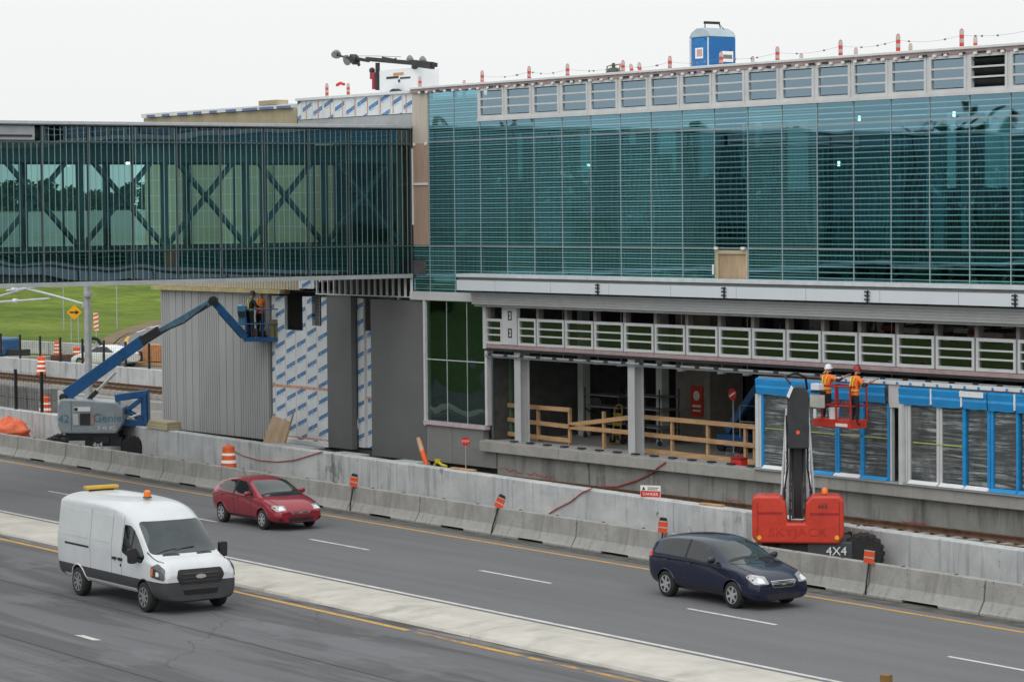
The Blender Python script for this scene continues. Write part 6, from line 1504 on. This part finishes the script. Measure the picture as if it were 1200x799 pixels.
for px, lb in ((74.5, 'thin grey post in the field left of the arrow sign'), (137, 'short thin post on the field below the footbridge')):
    B2 = EYE + ray(px, 372).normalized()*230; o = MB().cyl((0, 0, -.1), (0, 0, 3.4 if px < 100 else 5.2), .05, n=8).build('field_post', c_steelg); o.location = (B2.x, B2.y, hgt(B2.x, B2.y)); tag(o, lb, 'post')
# little machines and clutter beyond the parapet
q = atZ(4, 426, 0); cmp_ = thing('compressor', 'blue machine with an orange triangle beyond the far fence at the left edge', 'machine', (q.x, q.y, 0), R(20))
MB().box(-2.6, .8, -.7, .7, .5, 1.6).build('housing', c_blue, cmp_, bevel=.15); mb = MB(); mb.prism([(.2, .95), (.7, .95), (.45, 1.4)], fnx, -.72, -.705); mb.build('triangle', c_orange, cmp_)
for x in (-2, .2): tyre(cmp_, x, -.6, .38, .25); tyre(cmp_, x, .6, .38, .25)
MB().box(.81, 1.8, -.5, .5, .25, .9).build('hitch_box', c_dark, cmp_)
q = atZ(176, 430, 0); ct = thing('timber_crate', 'orange brown timber crate beyond the parapet left of the ribbed cladding', 'crate', (q.x, q.y, 0), R(30))
MB().box(-.2, 1.0, -.5, .5, .35, 1.35).build('crate', pm('crate_orange', (.45, .2, .08), .7, var=.25), ct, bevel=.02); mb = MB(); mb.tube([(-1.4, -.5, .1), (-1.4, -.5, 1.3), (-.2, -.5, 1.3)], .05, 6); mb.tube([(-.8, -.5, .1), (-.8, -.5, 1.3)], .05, 6); mb.build('frame', c_orange, ct); MB().box(-1.5, 1.2, -.5, .5, .1, .3).build('pallet', c_timber, ct)
q = atZ(110, 430, 0); hz_ = thing('hose_reel', 'large black hose loop standing beyond the parapet beside the steel mast', 'hose', (q.x, q.y, 0), R(60))
mb = MB(); mb.tube([(.5*cos(t*pi/12), .12*sin(t*.5), 1.0+.72*sin(t*pi/12)) for t in range(25)], .10, 8); mb.build('coil', c_rubber, hz_, smooth=60); MB().box(-.9, .9, -.35, .35, 0, .3).build('base', c_blue, hz_, bevel=.03)
for i, (px, w_, h_, mt, lb) in enumerate(((35, 3.2, .6, c_conc_b, 'low grey concrete block beyond the far fence near the blue machine'), (76, 1.8, .7, c_rust, 'brown steel skid beyond the far fence below the arrow sign'), (85, 2.6, .35, c_blue, 'flat blue pallet beyond the far fence below the arrow sign'), (157, 1.1, .9, c_dark, 'dark round drum lid beyond the parapet under the blue boom'))):
    q = atZ(px, 429, 0); o = MB().prism(round_poly([(-w_/2, 0), (w_/2, 0), (w_/2*.92, h_), (-w_/2*.92, h_)], .08), fnx, -.5, .5).build('site_clutter' if 0 else ('concrete_block', 'steel_skid', 'pallet', 'rubber_block')[i], mt); o.location = (q.x, q.y, 0); o.rotation_euler = (0, 0, R(63)); tag(o, lb, ('block', 'skid', 'pallet', 'block')[i])
fb = thing('far_barrier', 'pale concrete barrier along the far ramp road', 'road barrier', (-190, 90, 0), world=True)
P = [atZ(px, py, 0) for px, py in ((-30, 411), (20, 413), (60, 415), (115, 418))]
for a, b in zip(P, P[1:]): MB().beam(a+V((0, 0, .4)), b+V((0, 0, .4))-(b-a).normalized()*.1, .4, .8).build('segment', c_conc_w, fb)
# ================================================================== on the roof
RZ = 12.905
def roofpost(loc, label, h=.92, bands=4, grp='orange marker posts along the roof edge', tilt=0):
    r = thing('roof_marker_post', label, 'marker post', loc, 0, grp)
    mb = MB(); mb.lathe([(.16, 0), (.16, .05), (.05, .06)], 10); mb.build('base', c_black, r)
    mb = MB(); n = bands*2; prof = []; ms = []
    for k in range(n): prof += [(.062, .06+(h-.1)*k/n), (.062, .06+(h-.1)*(k+1)/n-.001)]; ms += [k % 2, k % 2]
    prof += [(.05, h-.01), (.03, h+.02), (.01, h+.025)]; ms += [0, 0]
    mb.lathe(prof, 10, mats=ms[:len(prof)-1]); mb.build('tube', [pm('marker_red', (.62, .06, .04), .5), pm('marker_grey', (.34, .3, .3), .5)], r, smooth=40)
    return r
where = {383: 'left of the light tower, the outer one of two', 408: 'left of the light tower, the nearer of two', 492: 'at the right side of the light tower cabinet', 565: 'above the first clerestory window', 620: 'above the third clerestory window', 665: 'left of the green tank on the roof',
         730: 'just right of the green tank', 785: 'left of the blue portable toilet', 845: 'in front of the blue portable toilet', 911: 'first one right of the blue portable toilet', 985: 'second large one right of the blue toilet', 1052.5: 'third large one right of the blue toilet', 1127: 'above the open dark louvre window'}
tops = []
for px, py in ((383, 98), (408, 98), (492, 90), (565, 83), (620, 78), (665, 75), (730, 71), (785, 66), (845, 61), (911, 55), (985, 47), (1052.5, 40), (1127, 34)):
    q = atY(px, py, 55.4); roofpost((q.x, 55.4, RZ), 'red banded roof post ' + where[px], q.z-RZ-.02); tops.append(V((q.x, 55.4, q.z-.18)))
tops.append(tops[-1]+V((3, 0, .05))); tops.append(tops[-1]+V((6, 0, .0)))
w2 = {544: 'half hidden behind the parapet right of the light tower', 882: 'low behind the parapet right of the blue toilet', 939: 'low behind the parapet left of the second large right post', 1003: 'low behind the parapet right of the second large right post', 1067: 'low behind the parapet right of the third large post', 1143: 'low behind the parapet above the last clerestory windows'}
for px, py in ((544, 95), (882, 67), (939, 63.5), (1003, 57), (1067, 52), (1143, 43.5)):
    q = atY(px, py, 61.5); roofpost((q.x, 61.5, RZ), 'short red roof post ' + w2[px], q.z-RZ)
for px, py, t, lb in ((744, 74, -.25, 'grey stub post leaning left on the roof beyond the green tank'), (752, 73, -.15, 'red stub post leaning left on the roof beyond the green tank')):
    q = atY(px, py, 57.5); r = roofpost((q.x, 57.5, RZ), lb, q.z-RZ-.02); r.rotation_euler = (0, t, 0)
mb = MB(); rr = random.Random(6)
for a, b in zip(tops[3:], tops[4:]):
    pts_ = [a.lerp(b, t/6) - V((0, 0, .10*sin(pi*t/6))) for t in range(7)]; mb.tube(pts_, .0045, 4)
    for k in range(3):
        t = rr.uniform(.1, .9); p = a.lerp(b, t)-V((0, 0, .10*sin(pi*t))); mb.ball(p, (.045, .03, .03), 7, 5)
tag(mb.build('warning_line', pm('line_grey', (.22, .2, .2), .6)), 'thin rope with small flags strung between the red roof posts', 'rope')
# portable toilet
q = atY(835, 60, 64); t0 = atY(808.5, 60, 64); t1 = atY(828, 60, 64)
tl = thing('portable_toilet', 'blue portable toilet with pale domed roof standing on the station roof', 'portable toilet', (q.x, 64.0, RZ), 0)
c_tb = pm('toilet_blue', (.008, .115, .34), .4, var=.08)
# door faces -X/-Y; its front side is along local x, side along local y
TW, TD, TH = .56, .60, 2.12
tl.rotation_euler = (0, 0, R(90))
mb = MB(); mb.box(-TW, TW, -TD, TD, .1, TH); mb.build('cabin', c_tb, tl, bevel=.04)
mb = MB(); mb.box(-TW-.03, TW+.03, -TD-.03, TD+.03, 0, .099); mb.build('skid', c_black, tl)
mb = MB(); mb.prism([(-TD-.02, TH+.001), (TD+.02, TH+.001), (TD*.75, TH+.2), (TD*.3, TH+.32), (-TD*.3, TH+.32), (-TD*.75, TH+.2)], lambda u, v, d: (d, u, v), -TW-.02, TW+.02)
mb.build('roof', pm('toilet_roof', (.34, .42, .47), .5), tl, bevel=.03)
mb = MB(); mb.prism(round_poly([(-.42, .2), (.42, .2), (.42, 1.95), (.2, 2.1), (-.2, 2.1), (-.42, 1.95)], .05), lambda u, v, d: (d, u, v), -TW-.04, -TW-.001); dr = mb.build('door', pm('toilet_door', (.012, .15, .40), .4), tl, bevel=.01)
mb = MB()
for y in (-.47, .47): mb.box(-TW-.05, -TW-.002, y-.012, y+.012, .15, 2.1)
mb.build('door_frame', c_white, tl)
mb = MB(); mb.box(-TW-.06, -TW-.041, -.22, .2, 1.38, 1.75); p1 = mb.build('notice', c_reflw, dr); mb = MB(); mb.box(-TW-.066, -TW-.061, -.18, .1, 1.45, 1.7); mb.build('notice_print', pm('print_pink', (.5, .3, .3), .7), p1)
mb = MB(); mb.box(-.08, .42, -TD-.02, -TD-.002, 1.25, 1.62); p2 = mb.build('notice', c_reflw, tl); mb = MB(); mb.box(-.03, .37, -TD-.027, -TD-.0205, 1.36, 1.5); mb.build('notice_print', pm('print_dark', (.16, .17, .18), .7), p2)
mb = MB()
for x in (-.42, -.15, .1, .35): mb.box(x, x+.03, -TD-.015, -TD-.001, .2, 1.2)
mb.build('rib', c_tb, tl)
mb = MB(); mb.box(-.38, .30, -.06, .02, TH+.47, TH+.56); mb.tube([(-.35, -.02, TH+.3), (-.35, -.02, TH+.5)], .02, 6); mb.tube([(.25, -.3, TH+.0), (.28, -.02, TH+.5)], .02, 6); mb.tube([(.32, -.62, TH-.5), (.31, -.5, TH+.1), (.28, -.02, TH+.5)], .012, 5); mb.build('lifting_bar', c_dark, tl)
# tank
q = atY(719, 76, 57.5); tk = thing('air_tank', 'small dark green tank with carrying handles standing on the roof edge', 'tank', (q.x, 57.5, RZ))
h = q.z-RZ; mb = MB(); mb.lathe([(.2, 0), (.27, .05), (.27, h*.72), (.2, h*.85), (.06, h*.9), (.05, h+.05)], 16); mb.build('tank', pm('tank_green', (.05, .065, .05), .5), tk, smooth=50)
mb = MB(); mb.tube([(-.27, 0, h*.6), (-.36, 0, h*.95), (-.1, 0, h*.98), (.1, 0, h*.98), (.36, 0, h*1.0), (.3, 0, h*.7)], .025, 6); mb.build('handle', pm('brass', (.25, .18, .1), .5), tk)
# light tower
lt = thing('light_tower', 'white mobile light tower with folded dark mast lying across its cabinet', 'light tower', (atY(465, 90, 60).x, 60, RZ), 0, world=True)
def T(px, py, Y=60): return atY(px, py, Y)
a, b = T(444, 83), T(487, 106); MB().box(a.x, b.x, 60-.0, 61.1, RZ+.25, a.z).build('cabinet', c_white, lt, bevel=.04)
mb = MB(); mb.box(a.x-.05, b.x+.05, 59.95, 61.15, RZ+.15, RZ+.249); mb.build('chassis', c_dark, lt)
x = T(467, 104).x; mb = MB(); mb.lathe([(.2, -.08), (.36, -.08), (.36, .08), (.2, .08)], 20, o=(x, 59.85, RZ+.37), d=(0, 1, 0)); mb.build('wheel', c_rubber, lt, smooth=40)
x = T(467, 104).x; mb = MB(); mb.lathe([(.40, -.1), (.46, -.1), (.46, .12), (.40, .12)], 24, o=(x, 59.86, RZ+.37), d=(0, 1, 0)); mb.build('mudguard', c_dark, lt)
mb = MB(); P_, Q_ = T(461, 86), T(473, 88); mb.box(P_.x, Q_.x, 59.985, 59.999, Q_.z, P_.z); mb.build('badge', pm('badge_ochre', (.5, .25, .1), .6), lt)
mb = MB(); P_, Q_ = T(453, 90.5), T(467, 92); mb.box(P_.x, Q_.x, 59.985, 59.999, Q_.z, P_.z); P_, Q_ = T(469, 91), T(481, 92); mb.box(P_.x, Q_.x, 59.985, 59.999, Q_.z, P_.z); mb.build('vent', c_dark, lt)
mb = MB(); p = T(468, 95); mb.cyl((p.x, 59.97, p.z), (p.x, 59.999, p.z), .06, n=10); mb.build('latch', c_dark, lt)
mb = MB(); mb.tube([T(442.5, 106), T(442.5, 74)], .09, 8); mb.build('mast_post', c_dark, lt)
mb = MB(); mb.beam(T(430, 69.5), T(511, 76.5), .14, .16); mb.beam(T(485, 74.5), T(507, 77.2), .2, .26); mb.build('folded_mast', c_dark, lt)
mb = MB(); p0, p1 = T(412, 68), T(432, 71.5); mb.beam(p0, p1, .1, .12); mb.beam(T(417, 69), T(421, 77), .08, .1); mb.beam(T(413, 67), T(418, 73), .3, .25); mb.beam(T(395, 65), T(412, 69), .06, .07); mb.build('lamp_bracket', c_dark, lt)
def lampd(px, py, r, nrm):
    p = T(px, py); mb = MB(); n_ = V(nrm).normalized(); mb.lathe([(r, 0), (r, .05), (r*.7, .16), (r*.3, .24), (.01, .25)], 18, o=p, d=n_); mb.build('lamp_housing', pm('lamp_grey', (.2, .21, .21), .5, .3), lt, smooth=50)
lampd(406, 71, .21, (-.1, .8, .2)); lampd(394, 65, .2, (-.5, .4, .75)); lampd(479, 68.5, .13, (.6, .2, -.3)); lampd(494, 69.5, .13, (.6, .2, -.3))
mb = MB(); mb.tube([T(479, 68), T(481, 74)], .04, 6); mb.tube([T(494, 69), T(497, 75)], .04, 6); mb.tube([T(417, 66), T(440, 66), T(470, 67)], .012, 4); mb.tube([T(448, 70), T(448, 67.5), T(462, 70), T(464, 68.5), T(464, 72)], .03, 5); mb.build('lamp_arm', c_dark, lt)
mb = MB()
for (px, y0, y1) in ((436, 80, 93), (438.5, 85, 105)): p, q_ = T(px, y0), T(px, y1); mb.tube([p, q_], .09, 8)
mb.build('jack', pm('jack_red', (.3, .04, .05), .5), lt); p = T(436, 83); mb = MB(); mb.ball(p, .12, 10, 8); mb.build('jack_cap', c_dark, lt)
mb = MB(); mb.ball(T(486, 79), (.14, .14, .08), 10, 6); mb.build('mast_cradle', c_dark, lt)
# things lying loose near the edge of the wing roof
q = atY(389, 99, 57); o = MB().tube([(-.25, 0, .05), (0, 0, .12), (.25, 0, .06)], .06, 6).build('warning_flag', c_red); o.location = (q.x+.6, 57, q.z-.1); tag(o, 'small red flag on the wing roof between the two outer posts', 'flag')
# foreground wooden post
d = ray(1038.5, 790); P = EYE + d*(22.5); wpst = MB().box(-.037, .037, -.037, .037, 0, P.z).build('wooden_post', pm('post_brown', (.20, .11, .04), .8, var=.3, scale=6)); wpst.location = (P.x, P.y, 0); wpst.rotation_euler = (0, 0, R(20)); tag(wpst, 'brown wooden post in the foreground, only its top showing at the bottom edge', 'post')

# offcuts lying between the pale wall and the building
for i, (pa, pb_, mt, lb, cat, nm) in enumerate((((240, 513), (268, 517), c_black, 'black plastic box under the ribbed cladding behind the timber stack', 'box', 'plastic_box'), ((375, 529), (392, 531), c_black, 'dark box under the printed foil wall before the dark panel', 'box', 'plastic_box'),
        ((428, 537), (452, 541), c_dark, 'dark metal tray behind the pale wall under the wide dark panel', 'tray', 'metal_tray'), ((530, 549), (556, 553), c_timber, 'timber offcut lying on the pale wall near the stop sign', 'plank', 'plank'), ((822, 592), (846, 596), c_timber, 'timber offcut lying on the pale wall left of the red lift', 'plank', 'plank'))):
    Yw = wallY(-75 if pa[0] < 600 else -58)+.25 if mt is c_timber else 52.2
    a, b = atY(*pa, Yw), atY(*pb_, Yw); w_ = (b.x-a.x)/2; o = MB().box(-w_, w_, -.08, .08, 0, .05 if mt is c_timber else .2).build(nm, mt, bevel=.008)
    o.location = ((a.x+b.x)/2, Yw, wallZ(a.x)+.003 if mt is c_timber else (a.z+b.z)/2-.1); o.rotation_euler = (0, 0, HEAD+.05*(i-2)); tag(o, lb, cat)
# ================================================================== light
w = bpy.data.worlds.new('World'); SC.world = w; w.use_nodes = True; nt = w.node_tree; nt.nodes.clear()
sky = nd(nt, 'ShaderNodeTexSky', sky_type='NISHITA'); sky.sun_disc = False; sky.sun_elevation = R(52); sky.sun_rotation = R(139); sky.air_density = 1; sky.dust_density = 6
hs = nd(nt, 'ShaderNodeHueSaturation'); hs.inputs['Saturation'].default_value = .25; nt.links.new(sky.outputs[0], hs.inputs['Color'])
# an even overcast veil over the clear sky: brighter overhead, plain white towards the horizon
tc = nd(nt, 'ShaderNodeTexCoord'); sx = nd(nt, 'ShaderNodeSeparateXYZ'); nt.links.new(tc.outputs['Generated'], sx.inputs[0])
mr = nd(nt, 'ShaderNodeMapRange'); mr.inputs[1].default_value = 0; mr.inputs[2].default_value = .9; mr.inputs[3].default_value = 9.5; mr.inputs[4].default_value = 13
nt.links.new(sx.outputs[2], mr.inputs[0])
cn = nd(nt, 'ShaderNodeTexNoise'); cn.inputs['Scale'].default_value = 2.2; cn.inputs['Detail'].default_value = 4; nt.links.new(tc.outputs['Generated'], cn.inputs[0])
cl = nd(nt, 'ShaderNodeMapRange'); cl.inputs[3].default_value = .97; cl.inputs[4].default_value = 1.03; nt.links.new(cn.outputs[0], cl.inputs[0])
veil = math_n(nt, 'MULTIPLY', mr.outputs[0], cl.outputs[0])
cc = nd(nt, 'ShaderNodeCombineColor'); nt.links.new(math_n(nt, 'MULTIPLY', veil, .985), cc.inputs[0]); nt.links.new(veil, cc.inputs[1]); nt.links.new(math_n(nt, 'MULTIPLY', veil, 1.0), cc.inputs[2])
mx = mixc(nt, .93, hs.outputs[0], cc.outputs[0])
bg = nd(nt, 'ShaderNodeBackground'); bg.inputs[1].default_value = .1; nt.links.new(mx, bg.inputs[0])
wo = nd(nt, 'ShaderNodeOutputWorld'); nt.links.new(bg.outputs[0], wo.inputs[0])
sl = bpy.data.lights.new('sun', 'SUN'); sl.energy = 1.0; sl.angle = R(70); sl.color = (1, .97, .92); so = bpy.data.objects.new('sun', sl); COL.objects.link(so)
so.rotation_euler = (R(38), 0, R(41))
SC.view_settings.view_transform = 'Standard'; SC.view_settings.look = 'None'; SC.view_settings.exposure = 0; SC.view_settings.gamma = 1
SC.render.film_transparent = False
cy = SC.cycles
cy.use_denoising = True; cy.max_bounces = 8; cy.transparent_max_bounces = 16; cy.diffuse_bounces = 3; cy.glossy_bounces = 3; cy.sample_clamp_indirect = 6
cy.caustics_reflective = False; cy.caustics_refractive = False
try: cy.denoiser = 'OPENIMAGEDENOISE'
except Exception: pass
